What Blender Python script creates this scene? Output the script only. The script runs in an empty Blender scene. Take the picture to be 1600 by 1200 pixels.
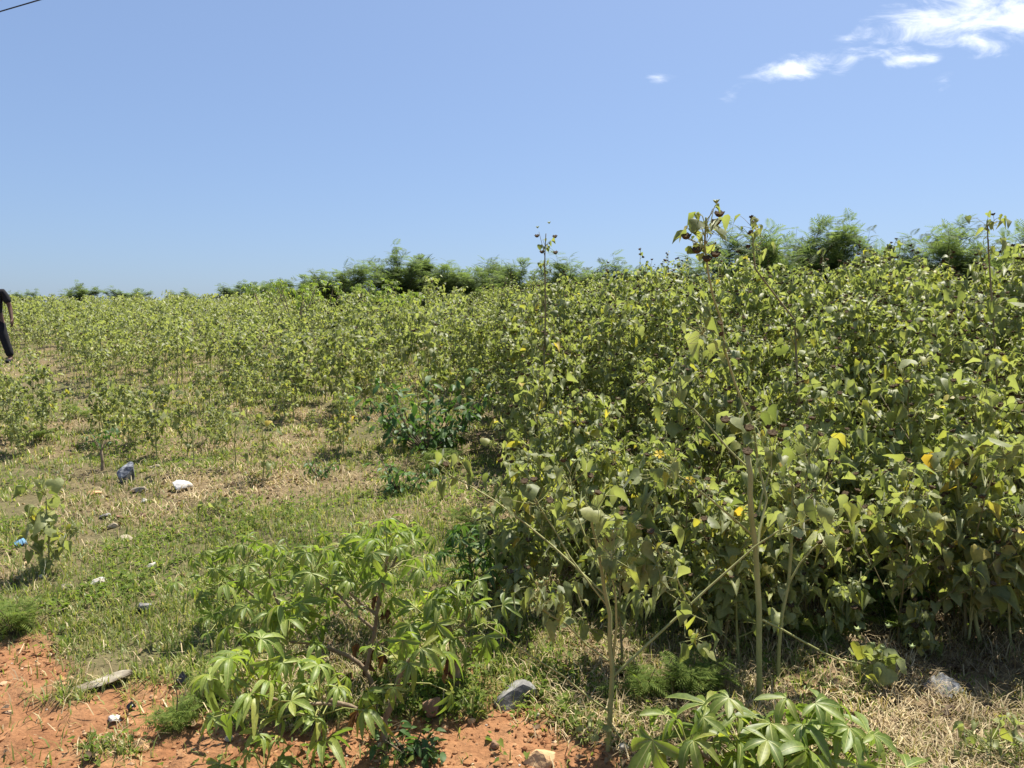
import bpy, bmesh, math, random
import numpy as np
from mathutils import Vector, Matrix, Quaternion

# ------------------------------------------------------------------ camera, sky, sun, exposure
sc = bpy.context.scene
COL = sc.collection
R = math.radians
CAM = Vector((0.0, 0.0, 1.6))
F = 1164.0                       # focal length in pixels of a 1600 px wide frame
PITCH = R(3.93)
cd = bpy.data.cameras.new('camera'); cam = bpy.data.objects.new('camera', cd); COL.objects.link(cam)
cd.sensor_width = 36.0; cd.lens = 36.0 * F / 1600.0; cd.clip_start = 0.05; cd.clip_end = 3000
cam.location = CAM; cam.rotation_euler = (R(90) - PITCH, 0, 0)
sc.camera = cam

SUN_EL, SUN_AZ = R(65), R(36)    # azimuth measured from +Y towards +X
w = bpy.data.worlds.new("World"); sc.world = w; w.use_nodes = True
SKY_STRENGTH = 0.078
sun_d = bpy.data.lights.new('sun', 'SUN'); sun_d.energy = 4.8; sun_d.angle = R(0.53); sun_d.color = (1.0, 0.94, 0.84)
sun = bpy.data.objects.new('sun', sun_d); COL.objects.link(sun)
sdir = Vector((math.sin(SUN_AZ) * math.cos(SUN_EL), math.cos(SUN_AZ) * math.cos(SUN_EL), math.sin(SUN_EL)))
sun.rotation_euler = sdir.to_track_quat('Z', 'Y').to_euler()
sun.location = (10, 20, 30)
sc.view_settings.view_transform = 'Standard'; sc.view_settings.look = 'None'
sc.view_settings.exposure = 1.0; sc.view_settings.gamma = 1.0

def ray(px, py):
    f = Vector((0, math.cos(PITCH), -math.sin(PITCH))); u = Vector((0, math.sin(PITCH), math.cos(PITCH)))
    return f + Vector((1, 0, 0)) * ((px - 800) / F) - u * ((py - 600) / F)

def build_world():
    nt = w.node_tree; N = nt.nodes; L = nt.links; N.clear()
    def node(t, **k):
        n = N.new(t)
        for a, b in k.items(): setattr(n, a, b)
        return n
    def m(op, a, b=None, c=None, clamp=False):
        n = node('ShaderNodeMath', operation=op, use_clamp=clamp)
        for i, v in enumerate((a, b, c)):
            if v is None: continue
            if isinstance(v, (int, float)): n.inputs[i].default_value = v
            else: L.new(v, n.inputs[i])
        return n.outputs[0]
    sky = node('ShaderNodeTexSky', sky_type='NISHITA', sun_disc=False, sun_elevation=SUN_EL, sun_rotation=SUN_AZ,
               air_density=1.0, dust_density=1.5, ozone_density=7.0, altitude=0)
    tc = node('ShaderNodeTexCoord')
    sep = node('ShaderNodeSeparateXYZ'); L.new(tc.outputs['Generated'], sep.inputs[0])
    yy = m('MAXIMUM', sep.outputs[1], 0.05)
    u = m('DIVIDE', sep.outputs[0], yy); v = m('DIVIDE', sep.outputs[2], yy)
    comb = node('ShaderNodeCombineXYZ'); L.new(u, comb.inputs[0]); L.new(v, comb.inputs[1])
    # wisps are drawn out along a shallow rising diagonal
    mp = node('ShaderNodeMapping'); mp.inputs['Rotation'].default_value = (0, 0, R(-28)); mp.inputs['Scale'].default_value = (7, 17, 1)
    L.new(comb.outputs[0], mp.inputs[0])
    n1 = node('ShaderNodeTexNoise'); n1.inputs['Scale'].default_value = 1.9; n1.inputs['Detail'].default_value = 9; n1.inputs['Roughness'].default_value = 0.62; n1.inputs['Distortion'].default_value = 0.5
    L.new(mp.outputs[0], n1.inputs['Vector'])
    blobs = [(1480, 25, 150, 46, -18, 1.0), (1600, 10, 150, 60, -8, 0.95), (1250, 104, 66, 19, -14, 0.88), (1330, 92, 40, 17, -28, 0.72), (1410, 96, 56, 13, -10, 0.72),
             (1530, 62, 70, 26, 8, 0.6), (1028, 120, 24, 10, 0, 0.6), (1360, 45, 14, 7, -20, 0.55), (1155, 138, 34, 15, -24, 0.42), (1470, 132, 24, 12, -30, 0.3),
             (1800, -60, 200, 60, -15, 0.9), (1650, -220, 230, 50, -12, 0.8), (2050, 60, 170, 40, -10, 0.7), (1150, -330, 200, 40, -12, 0.7), (300, -420, 220, 45, -8, 0.6), (-600, -150, 200, 40, -10, 0.6)]
    field = None
    for (px, py, a, b, ang, amp) in blobs:
        r = ray(px, py); cu, cv = r.x / r.y, r.z / r.y
        ca, sa = math.cos(R(-ang)), math.sin(R(-ang))
        du = m('SUBTRACT', u, cu); dv = m('SUBTRACT', v, cv)
        p = m('ADD', m('MULTIPLY', du, ca / (a / F)), m('MULTIPLY', dv, sa / (a / F)))
        q = m('ADD', m('MULTIPLY', du, -sa / (b / F)), m('MULTIPLY', dv, ca / (b / F)))
        d = m('SQRT', m('ADD', m('MULTIPLY', p, p), m('MULTIPLY', q, q)))
        e = m('MULTIPLY', m('SUBTRACT', 1.35, d), amp)
        field = e if field is None else m('MAXIMUM', field, e)
    dens = m('ADD', m('MULTIPLY', m('MAXIMUM', field, 0.0), 0.62), m('MULTIPLY', m('SUBTRACT', n1.outputs[0], 0.5), 2.3))
    mr = node('ShaderNodeMapRange', interpolation_type='SMOOTHSTEP'); L.new(dens, mr.inputs[0])
    mr.inputs[1].default_value = 0.10; mr.inputs[2].default_value = 1.05
    cloud = m('MULTIPLY', mr.outputs[0], m('GREATER_THAN', field, 0.0))
    fade = node('ShaderNodeMapRange', interpolation_type='SMOOTHSTEP'); L.new(field, fade.inputs[0]); fade.inputs[2].default_value = 0.3
    cloud = m('MULTIPLY', m('MULTIPLY', cloud, fade.outputs[0]), m('GREATER_THAN', sep.outputs[1], 0.05))
    # broken cloud over the rest of the sky, behind and above the camera
    zz = m('ADD', m('MAXIMUM', sep.outputs[2], 0.0), 0.12)
    c2 = node('ShaderNodeCombineXYZ'); L.new(m('DIVIDE', sep.outputs[0], zz), c2.inputs[0]); L.new(m('DIVIDE', sep.outputs[1], zz), c2.inputs[1])
    mix = node('ShaderNodeMix', data_type='RGBA'); L.new(m('MULTIPLY', cloud, 0.82), mix.inputs[0]); 
    haze = node('ShaderNodeMix', data_type='RGBA'); haze.inputs[0].default_value = 0.38; L.new(sky.outputs[0], haze.inputs[6]); haze.inputs[7].default_value = (2.25, 3.05, 4.85, 1)   # even milky haze over the whole sky
    L.new(haze.outputs[2], mix.inputs[6])
    mix.inputs[7].default_value = (9.2, 9.4, 9.8, 1)
    bg = node('ShaderNodeBackground'); bg.inputs[1].default_value = SKY_STRENGTH
    L.new(mix.outputs[2], bg.inputs[0])
    out = node('ShaderNodeOutputWorld'); L.new(bg.outputs[0], out.inputs[0])
build_world()

# ------------------------------------------------------------------ noise and terrain
rng = random.Random(7); nrg = np.random.default_rng(7)
def vnoise(x, y, seed=0):
    x = np.asarray(x, float); y = np.asarray(y, float)
    xi = np.floor(x).astype(np.int64); yi = np.floor(y).astype(np.int64)
    fx = x - xi; fy = y - yi; fx = fx * fx * (3 - 2 * fx); fy = fy * fy * (3 - 2 * fy)
    def h(a, b):
        n = (a * 374761393 + b * 668265263 + seed * 974634777) & 0xFFFFFFFF
        n = ((n ^ (n >> 13)) * 1274126177) & 0xFFFFFFFF
        n = ((n ^ (n >> 16)) * 2246822519) & 0xFFFFFFFF
        return ((n ^ (n >> 15)) & 0xFFFFFF) / float(0xFFFFFF)
    return (h(xi, yi) * (1 - fx) + h(xi + 1, yi) * fx) * (1 - fy) + (h(xi, yi + 1) * (1 - fx) + h(xi + 1, yi + 1) * fx) * fy
def fbm(x, y, oct=4, seed=0):
    x = np.asarray(x, float); y = np.asarray(y, float)
    s = 0; a = 0.5; t = 0
    for i in range(oct):
        s = s + a * vnoise(x, y, seed + i * 17); t += a
        x = x * 2.03 + 3.1; y = y * 2.03 + 1.7; a *= 0.5
    return s / t
def sstep(a, b, x):
    t = np.clip((np.asarray(x, float) - a) / (b - a), 0, 1); return t * t * (3 - 2 * t)

GY = [-2000, 2.6, 4, 6, 9, 15, 25, 40, 48, 70, 120, 300, 2000]
GZ = [0, 0, .10, .30, .56, 1.08, 1.92, 2.85, 3.0, 2.2, -1.5, -6, -8]
DX = [-60, -2.9, -2.4, -1.9, -1.27, -0.9, -0.43, -0.1, 0.25, 0.5, 0.9, 60]
DY = [3.5, 3.6, 3.5, 3.15, 2.95, 2.9, 3.08, 3.08, 2.85, 2.6, 2.3, 2.3]
def dirt(x, y):
    b = np.interp(x, DX, DY) + (fbm(np.asarray(x) * 2.6, np.asarray(y) * 2.6, 4, 5) - .5) * 1.15
    return 1 - sstep(-0.14, 0.12, np.asarray(y, float) - b)
def gz(x, y):
    x = np.asarray(x, float); y = np.asarray(y, float)
    z = (np.interp(y - .5, GY, GZ) + np.interp(y, GY, GZ) + np.interp(y + .5, GY, GZ)) / 3
    z = z + 0.012 * np.clip(x, -20, 30) * sstep(6, 20, y)
    near = 1 - sstep(30, 60, np.hypot(x, y))
    z = z + 0.16 * (fbm(x * .45, y * .45, 3, 1) - .5) * sstep(3.5, 8, y) * near
    z = z + 0.07 * (fbm(x * 1.9, y * 1.9, 3, 2) - .5) * near
    d = dirt(x, y)
    z = z + near * d * (0.045 * (fbm(x * 9, y * 9, 3, 3) - .5) + .022 * (fbm(x * 27, y * 27, 2, 6) - .5) - 0.02)
    z = z + near * (1 - d) * 0.03 * (fbm(x * 5, y * 5, 2, 4) - .5)
    return z
def g1(x, y): return float(gz(np.array([x]), np.array([y]))[0])
def at(px, py, Y):
    r = ray(px, py); return CAM + r * (Y / r.y)
TS = np.geomspace(1.5, 90, 1500)
def gp(px, py):
    """where the line of sight through a pixel meets the ground"""
    r = ray(px, py); lo, hi = TS[0], TS[-1]
    for _ in range(2):
        t = TS if _ == 0 else np.linspace(lo, hi, 200)
        k = int(np.argmax((CAM.z + r.z * t) < gz(CAM.x + r.x * t, CAM.y + r.y * t))); lo, hi = t[max(k - 1, 0)], t[k]
    p = CAM + r * float(hi)
    return Vector((p.x, p.y, g1(p.x, p.y)))
def dryness(x, y):
    x = np.asarray(x, float); y = np.asarray(y, float)
    d = np.interp(y, [2.5, 3.2, 4.9, 5.6, 6.4, 8.0, 10, 60], [.15, .10, .06, .28, .48, .38, .25, .3])
    right = sstep(-.5, 0.5, x - 0.03 * (y - 3)) * (1 - sstep(6.5, 10, y))
    d = d * (1 - right) + 0.95 * right
    return np.clip(d + (fbm(x * 1.3, y * 1.3, 4, 9) - .5) * 1.7, 0, 1)

# ------------------------------------------------------------------ materials
def nodes(name):
    m = bpy.data.materials.new(name); m.use_nodes = True
    nt = m.node_tree; nt.nodes.clear()
    o = nt.nodes.new('ShaderNodeOutputMaterial')
    return m, nt, o
def ramp(nt, fac, stops):
    r = nt.nodes.new('ShaderNodeValToRGB'); e = r.color_ramp.elements
    while len(e) < len(stops): e.new(0.5)
    for i, (p, c) in enumerate(stops): e[i].position = p; e[i].color = (*c, 1)
    nt.links.new(fac, r.inputs[0]); return r.outputs[0]
def rnd(nt):
    g = nt.nodes.new('ShaderNodeNewGeometry'); o = nt.nodes.new('ShaderNodeObjectInfo')
    a = nt.nodes.new('ShaderNodeMath'); a.operation = 'ADD'; nt.links.new(g.outputs['Random Per Island'], a.inputs[0]); nt.links.new(o.outputs['Random'], a.inputs[1])
    f = nt.nodes.new('ShaderNodeMath'); f.operation = 'FRACT'; nt.links.new(a.outputs[0], f.inputs[0]); return f.outputs[0]
def leaf_mat(name, stops, tstops=None, trans=0.35, rough=0.5, spec=0.4, mottle=6.0, sheen=0.0):
    m, nt, o = nodes(name); L = nt.links
    r = rnd(nt); c = ramp(nt, r, stops)
    tc = nt.nodes.new('ShaderNodeTexCoord')
    nz = nt.nodes.new('ShaderNodeTexNoise'); nz.inputs['Scale'].default_value = mottle; nz.inputs['Detail'].default_value = 3
    L.new(tc.outputs['Object'], nz.inputs['Vector'])
    mr = nt.nodes.new('ShaderNodeMapRange'); L.new(nz.outputs[0], mr.inputs[0]); mr.inputs[1].default_value = .3; mr.inputs[2].default_value = .7; mr.inputs[3].default_value = .72; mr.inputs[4].default_value = 1.25
    ge = nt.nodes.new('ShaderNodeNewGeometry'); nb = nt.nodes.new('ShaderNodeTexNoise'); nb.inputs['Scale'].default_value = 1.1; nb.inputs['Detail'].default_value = 2; L.new(ge.outputs['Position'], nb.inputs['Vector'])
    mb_ = nt.nodes.new('ShaderNodeMapRange'); L.new(nb.outputs[0], mb_.inputs[0]); mb_.inputs[1].default_value = .3; mb_.inputs[2].default_value = .7; mb_.inputs[3].default_value = .74; mb_.inputs[4].default_value = 1.3
    mm = nt.nodes.new('ShaderNodeMath'); mm.operation = 'MULTIPLY'; L.new(mr.outputs[0], mm.inputs[0]); L.new(mb_.outputs[0], mm.inputs[1])
    mu = nt.nodes.new('ShaderNodeVectorMath'); mu.operation = 'SCALE'; L.new(c, mu.inputs[0]); L.new(mm.outputs[0], mu.inputs['Scale'])
    p = nt.nodes.new('ShaderNodeBsdfPrincipled'); L.new(mu.outputs[0], p.inputs['Base Color'])
    p.inputs['Roughness'].default_value = rough; p.inputs['Specular IOR Level'].default_value = spec
    if sheen: p.inputs['Sheen Weight'].default_value = sheen; p.inputs['Sheen Roughness'].default_value = 0.4
    if trans > 0:
        t = nt.nodes.new('ShaderNodeBsdfTranslucent'); L.new(ramp(nt, r, tstops or [(q, (min(1, a[0] * 1.9), min(1, a[1] * 2.05), a[2] * 1.05)) for q, a in stops]), t.inputs[0])
        mx = nt.nodes.new('ShaderNodeMixShader'); mx.inputs[0].default_value = trans
        L.new(p.outputs[0], mx.inputs[1]); L.new(t.outputs[0], mx.inputs[2]); L.new(mx.outputs[0], o.inputs[0])
    else: L.new(p.outputs[0], o.inputs[0])
    return m
def solid(name, stops, rough=0.8, scale=8.0, bump=0.0, bscale=40.0, spec=0.3, detail=5):
    m, nt, o = nodes(name); L = nt.links
    tc = nt.nodes.new('ShaderNodeTexCoord'); nz = nt.nodes.new('ShaderNodeTexNoise'); nz.inputs['Scale'].default_value = scale; nz.inputs['Detail'].default_value = detail
    oi = nt.nodes.new('ShaderNodeObjectInfo'); ad = nt.nodes.new('ShaderNodeVectorMath'); L.new(tc.outputs['Object'], ad.inputs[0]); L.new(oi.outputs['Random'], ad.inputs[1]); L.new(ad.outputs[0], nz.inputs['Vector'])
    p = nt.nodes.new('ShaderNodeBsdfPrincipled'); L.new(ramp(nt, nz.outputs[0], stops), p.inputs['Base Color'])
    p.inputs['Roughness'].default_value = rough; p.inputs['Specular IOR Level'].default_value = spec
    if bump:
        n2 = nt.nodes.new('ShaderNodeTexNoise'); n2.inputs['Scale'].default_value = bscale; n2.inputs['Detail'].default_value = 6; L.new(tc.outputs['Object'], n2.inputs['Vector'])
        b = nt.nodes.new('ShaderNodeBump'); b.inputs['Strength'].default_value = bump; b.inputs['Distance'].default_value = 0.01; L.new(n2.outputs[0], b.inputs['Height']); L.new(b.outputs[0], p.inputs['Normal'])
    L.new(p.outputs[0], o.inputs[0]); return m

M = {}
M['mallow'] = leaf_mat('mallow_leaf', [(0, (.125, .15, .05)), (.35, (.185, .21, .075)), (.68, (.27, .288, .13)), (.93, (.23, .24, .068)), (.985, (.29, .28, .06)), (1, (.36, .30, .06))], trans=.38, rough=.52, spec=.36, sheen=.18)
M['mallow_far'] = leaf_mat('mallow_leaf_distant', [(0, (.125, .148, .052)), (.4, (.19, .212, .078)), (.8, (.28, .296, .135)), (.97, (.23, .245, .07)), (1, (.31, .28, .06))], trans=.38, rough=.52, spec=.36, mottle=3, sheen=.12)
M['yellow_leaf'] = leaf_mat('yellowed_leaf', [(0, (.34, .32, .09)), (.6, (.44, .36, .07)), (1, (.46, .30, .05))], trans=.4, rough=.6)
M['cassava'] = leaf_mat('cassava_leaf', [(0, (.115, .165, .034)), (.5, (.16, .218, .045)), (.9, (.21, .255, .055)), (1, (.30, .31, .06))], trans=.42, rough=.45, spec=.38, mottle=14)
M['dark_leaf'] = leaf_mat('dark_glossy_leaf', [(0, (.045, .095, .025)), (.6, (.065, .125, .032)), (1, (.10, .165, .04))], trans=.32, rough=.5, spec=.3)
M['withered'] = leaf_mat('withered_leaf', [(0, (.10, .045, .02)), (.6, (.16, .08, .035)), (1, (.25, .13, .05))], trans=.15, rough=.8)
M['feather'] = leaf_mat('feathery_leaflet', [(0, (.09, .125, .055)), (.6, (.125, .165, .072)), (1, (.17, .20, .09))], trans=.42, rough=.7, spec=.15)
M['weed'] = leaf_mat('weed_leaflet', [(0, (.09, .135, .03)), (.6, (.125, .17, .038)), (1, (.18, .22, .05))], trans=.42, rough=.75, spec=.1)
M['grass'] = leaf_mat('grass_blade', [(0, (.11, .155, .035)), (.45, (.175, .215, .052)), (.75, (.24, .255, .075)), (.9, (.34, .30, .13)), (1, (.44, .36, .18))], trans=.35, rough=.5, mottle=2)
M['straw'] = leaf_mat('straw', [(0, (.20, .14, .075)), (.4, (.33, .25, .13)), (.8, (.45, .36, .20)), (1, (.56, .47, .29))], trans=.15, rough=.7, mottle=2)
M['litter'] = leaf_mat('leaf_litter', [(0, (.07, .045, .025)), (.5, (.16, .10, .05)), (1, (.30, .21, .11))], trans=.1, rough=.8, mottle=2)
M['stem'] = solid('mallow_stem', [(.3, (.25, .265, .09)), (.7, (.37, .365, .15))], rough=.65, scale=12)
M['stem_dark'] = solid('mallow_stem_aged', [(.3, (.15, .125, .06)), (.7, (.27, .23, .11))], rough=.75, scale=12)
M['bark'] = solid('cassava_bark', [(.3, (.16, .115, .07)), (.7, (.30, .23, .15))], rough=.85, scale=20, bump=.5, bscale=60)
M['petiole'] = solid('cassava_petiole', [(.3, (.22, .26, .07)), (.7, (.34, .33, .11))], rough=.5, scale=5)
M['twig'] = solid('bush_twig', [(.3, (.07, .055, .035)), (.7, (.13, .105, .065))], rough=.85, scale=10)
M['head'] = solid('seed_head', [(.35, (.032, .022, .014)), (.55, (.085, .06, .036)), (.7, (.24, .19, .12))], rough=1.0, spec=.05, scale=70)
M['bud'] = leaf_mat('green_bud', [(0, (.26, .32, .13)), (1, (.36, .40, .18))], trans=.2, rough=.6)
M['petal'] = leaf_mat('yellow_petal', [(0, (.75, .50, .03)), (1, (.85, .60, .05))], trans=.35, rough=.55)
M['skin'] = solid('brown_skin', [(.3, (.10, .055, .035)), (.7, (.13, .07, .045))], rough=.5, scale=8)
M['black_cloth'] = solid('black_cotton', [(.3, (.010, .010, .013)), (.7, (.018, .018, .022))], rough=.9, scale=6, bump=.3, bscale=20)
M['black_trouser'] = solid('black_denim', [(.3, (.008, .008, .011)), (.7, (.015, .015, .019))], rough=.9, scale=6, bump=.3, bscale=20)
M['hair'] = solid('black_hair', [(.3, (.006, .005, .005)), (.7, (.012, .01, .01))], rough=.8, scale=30)
M['print'] = solid('pale_print', [(.3, (.4, .4, .42)), (.7, (.5, .5, .52))], rough=.8)
M['belt'] = solid('grey_belt', [(.3, (.05, .05, .055)), (.7, (.09, .09, .10))], rough=.6)
M['cable'] = solid('cable_rubber', [(.3, (.008, .008, .012)), (.7, (.012, .012, .016))], rough=.6)
ROCK = {
 'white': solid('pale_stone', [(.35, (.36, .32, .26)), (.5, (.50, .47, .41)), (.65, (.64, .61, .55))], rough=.9, scale=9, bump=.6, bscale=30),
 'cream': solid('cream_stone', [(.35, (.25, .20, .13)), (.65, (.42, .37, .27))], rough=.9, scale=9, bump=.6, bscale=30),
 'grey': solid('grey_stone', [(.35, (.09, .085, .08)), (.52, (.18, .175, .165)), (.65, (.31, .30, .28))], rough=.85, scale=12, bump=.7, bscale=30),
 'slate': solid('slate_stone', [(.35, (.06, .065, .075)), (.5, (.13, .14, .16)), (.64, (.33, .34, .35))], rough=.7, scale=26, bump=.8, bscale=25),
 'brown': solid('brown_stone', [(.3, (.16, .085, .05)), (.7, (.30, .19, .12))], rough=.95, scale=9, bump=.8, bscale=30),
 'sand': solid('ochre_stone', [(.3, (.40, .23, .11)), (.7, (.58, .38, .20))], rough=.95, scale=9, bump=.8, bscale=30),
 'log': solid('weathered_wood', [(.35, (.15, .12, .08)), (.5, (.27, .235, .17)), (.65, (.38, .34, .26))], rough=.9, scale=14, bump=.8, bscale=35),
 'char': solid('black_plastic_scrap', [(.3, (.008, .008, .012)), (.7, (.03, .03, .04))], rough=.4, scale=20, spec=.5),
 'blue': solid('blue_plastic_scrap', [(.3, (.12, .34, .55)), (.7, (.30, .50, .68))], rough=.4, scale=20, spec=.5)}
def gravel_mat():
    m, nt, o = nodes('laterite_gravel')
    p = nt.nodes.new('ShaderNodeBsdfPrincipled'); p.inputs['Roughness'].default_value = .95; p.inputs['Specular IOR Level'].default_value = .2
    nt.links.new(ramp(nt, rnd(nt), [(0, (.17, .07, .03)), (.5, (.28, .135, .06)), (.85, (.38, .22, .11)), (.97, (.44, .31, .19)), (1, (.45, .41, .34))]), p.inputs['Base Color'])
    nt.links.new(p.outputs[0], o.inputs[0]); return m
M['gravel'] = gravel_mat()
def ground_mat():
    m, nt, o = nodes('laterite_soil_and_turf'); L = nt.links
    a = nt.nodes.new('ShaderNodeAttribute'); a.attribute_name = 'soil'
    tc = nt.nodes.new('ShaderNodeTexCoord')
    n = nt.nodes.new('ShaderNodeTexNoise'); n.inputs['Scale'].default_value = 26; n.inputs['Detail'].default_value = 8; n.inputs['Roughness'].default_value = .7; L.new(tc.outputs['Object'], n.inputs['Vector'])
    mr = nt.nodes.new('ShaderNodeMapRange'); L.new(n.outputs[0], mr.inputs[0]); mr.inputs[1].default_value = .3; mr.inputs[2].default_value = .7; mr.inputs[3].default_value = .6; mr.inputs[4].default_value = 1.35
    s = nt.nodes.new('ShaderNodeVectorMath'); s.operation = 'SCALE'; L.new(a.outputs['Color'], s.inputs[0]); L.new(mr.outputs[0], s.inputs['Scale'])
    p = nt.nodes.new('ShaderNodeBsdfPrincipled'); p.inputs['Roughness'].default_value = .95; p.inputs['Specular IOR Level'].default_value = .15
    L.new(s.outputs[0], p.inputs['Base Color'])
    n2 = nt.nodes.new('ShaderNodeTexNoise'); n2.inputs['Scale'].default_value = 70; n2.inputs['Detail'].default_value = 6; L.new(tc.outputs['Object'], n2.inputs['Vector'])
    b = nt.nodes.new('ShaderNodeBump'); b.inputs['Strength'].default_value = .9; b.inputs['Distance'].default_value = .012; L.new(n2.outputs[0], b.inputs['Height']); L.new(b.outputs[0], p.inputs['Normal'])
    L.new(p.outputs[0], o.inputs[0]); return m
M['ground'] = ground_mat()
def bag_mat():
    m, nt, o = nodes('clear_plastic_film')
    p = nt.nodes.new('ShaderNodeBsdfPrincipled'); p.inputs['Base Color'].default_value = (.75, .78, .82, 1); p.inputs['Roughness'].default_value = .15; p.inputs['Specular IOR Level'].default_value = .8
    t = nt.nodes.new('ShaderNodeBsdfTransparent'); mx = nt.nodes.new('ShaderNodeMixShader'); mx.inputs[0].default_value = .20
    nt.links.new(t.outputs[0], mx.inputs[1]); nt.links.new(p.outputs[0], mx.inputs[2]); nt.links.new(mx.outputs[0], o.inputs[0]); return m
M['bag'] = bag_mat()

# ------------------------------------------------------------------ mesh and object helpers
def mesh_tris(name, V, T, mats, matidx=None, smooth=True):
    me = bpy.data.meshes.new(name); V = np.asarray(V, np.float32); T = np.asarray(T, np.int32)
    me.vertices.add(len(V)); me.vertices.foreach_set('co', V.ravel())
    me.loops.add(T.size); me.polygons.add(len(T))
    me.loops.foreach_set('vertex_index', T.ravel())
    me.polygons.foreach_set('loop_start', np.arange(0, T.size, 3, dtype=np.int32))
    me.polygons.foreach_set('use_smooth', np.full(len(T), smooth))
    for m in mats: me.materials.append(m)
    if matidx is not None: me.polygons.foreach_set('material_index', np.asarray(matidx, np.int32))
    me.update(calc_edges=True); return me
class MB:
    def __init__(s): s.v = []; s.t = []; s.m = []; s.n = 0
    def add(s, V, T, m=0):
        V = np.asarray(V, float); T = np.asarray(T, int)
        s.v.append(V); s.t.append(T + s.n); s.m.append(np.full(len(T), m)); s.n += len(V)
    def tube(s, pts, r0, r1, sides=5, m=0, cap=True):
        P = [Vector(p) for p in pts]; n = len(P); V = []
        ref = Vector((0.31, 0.17, 0.93)) if abs((P[-1] - P[0]).normalized().z) < .9 else Vector((1, .2, 0))
        for i in range(n):
            d = (P[min(i + 1, n - 1)] - P[max(i - 1, 0)]).normalized()
            a = d.cross(ref).normalized(); b = d.cross(a)
            r = r0 + (r1 - r0) * i / (n - 1)
            for k in range(sides):
                t = 2 * math.pi * k / sides; V.append(P[i] + a * (r * math.cos(t)) + b * (r * math.sin(t)))
        T = []
        for i in range(n - 1):
            for k in range(sides):
                q = (k + 1) % sides; A, B, C, D = i * sides + k, i * sides + q, (i + 1) * sides + q, (i + 1) * sides + k
                T += [(A, B, C), (A, C, D)]
        if cap:
            V.append(P[-1] + (P[-1] - P[-2]).normalized() * r1); c = len(V) - 1
            for k in range(sides): T.append(((n - 1) * sides + k, (n - 1) * sides + (k + 1) % sides, c))
        s.add([tuple(v) for v in V], T, m)
    def put(s, tpl, mats4, m=0):
        """stamp a template (V,T) once for each 4x4 matrix"""
        V, T = tpl; A = np.asarray(mats4, float)
        if len(A) == 0: return
        Vh = np.concatenate([V, np.ones((len(V), 1))], 1)
        W = np.einsum('nij,vj->nvi', A, Vh)[:, :, :3].reshape(-1, 3)
        TT = (T[None, :, :] + (np.arange(len(A)) * len(V))[:, None, None]).reshape(-1, 3)
        s.add(W, TT, m)
    def mesh(s, name, mats, smooth=True):
        return mesh_tris(name, np.concatenate(s.v), np.concatenate(s.t), mats, np.concatenate(s.m), smooth)
def link(name, data, parent=None, mat=None):
    o = bpy.data.objects.new(name, data); COL.objects.link(o)
    if parent: o.parent = parent
    if mat is not None: o.matrix_local = mat
    return o
def tag(o, label=None, cat=None, group=None, kind=None):
    if label: o['label'] = label
    if cat: o['category'] = cat
    if group: o['group'] = group
    if kind: o['kind'] = kind
    return o
def thing(name, loc, label, cat, group=None, rz=0.0, s=1.0):
    o = bpy.data.objects.new(name, None); COL.objects.link(o); o.location = loc; o.rotation_euler = (0, 0, rz); o.scale = (s, s, s)
    o.empty_display_size = .1
    return tag(o, label, cat, group)
def frame(pos, ydir, nrm, size):
    y = Vector(ydir).normalized(); z = Vector(nrm); z = (z - y * z.dot(y)).normalized(); x = y.cross(z)
    return [[x.x * size, y.x * size, z.x * size, pos[0]], [x.y * size, y.y * size, z.y * size, pos[1]], [x.z * size, y.z * size, z.z * size, pos[2]], [0, 0, 0, 1]]

# ------------------------------------------------------------------ leaf, seed head, bud and flower templates (unit size)
def heart(fold, droop, wav):
    rim = [(.20, -.15), (.42, -.08), (.50, .16), (.41, .46), (.21, .76)]
    mid = [(0, 0), (0, .32), (0, .66), (0, 1.0)]
    V = [(x, y) for x, y in mid]; T = []
    for sgn in (1, -1):
        b = len(V); V += [(sgn * x, y) for x, y in rim]
        f = [(0, b, b + 1), (0, b + 1, b + 2), (0, b + 2, 1), (1, b + 2, b + 3), (1, b + 3, 2), (2, b + 3, b + 4), (2, b + 4, 3)]
        T += [t if sgn > 0 else (t[0], t[2], t[1]) for t in f]
    out = []
    for i, (x, y) in enumerate(V):
        out.append((x * (1 - fold * .25), y, fold * abs(x) - droop * max(y, 0) ** 2 + wav * math.sin(5 * y + 3 * x) * abs(x)))
    return np.array(out), np.array(T)
HEART = []
for _f, _d, _w, _k in ((.45, .3, .3, 1.0), (.95, .45, -.3, .9), (-.35, .4, .35, 1.12), (.7, .7, .2, .72), (.2, .9, .5, .85), (1.3, .2, .4, .8)):
    _V, _T = heart(_f, _d, _w); _V[:, 0] *= _k; HEART.append((_V, _T))
def kite(fold):
    V = [(0, 0, 0), (.40, -.06, fold * .4), (.42, .36, fold * .4), (0, 1, -.22), (-.42, .36, fold * .4), (-.40, -.06, fold * .4)]
    return np.array(V), np.array([(0, 1, 2), (0, 2, 3), (0, 3, 4), (0, 4, 5)])
KITE = kite(.6)
def kite2():
    V = [(0, -.05, 0), (.40, .28, .22), (0, 1, -.2), (-.40, .28, .22)]
    return np.array(V), np.array([(0, 1, 2), (0, 2, 3)])
KITE2 = kite2()
def oval(fold, droop):
    ys = [0, .25, .55, .8, 1.0]; ws = [0, .19, .24, .15, 0]
    V = [(0, y, -droop * y * y) for y in ys]; T = []
    for sg in (1, -1):
        b = len(V); V += [(sg * ws[i], ys[i], fold * ws[i] - droop * ys[i] ** 2) for i in (1, 2, 3)]
        f = [(0, b, 1), (1, b, b + 1), (1, b + 1, 2), (2, b + 1, b + 2), (2, b + 2, 3), (3, b + 2, 4)]
        T += [t if sg > 0 else (t[0], t[2], t[1]) for t in f]
    return np.array(V), np.array(T)
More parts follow.
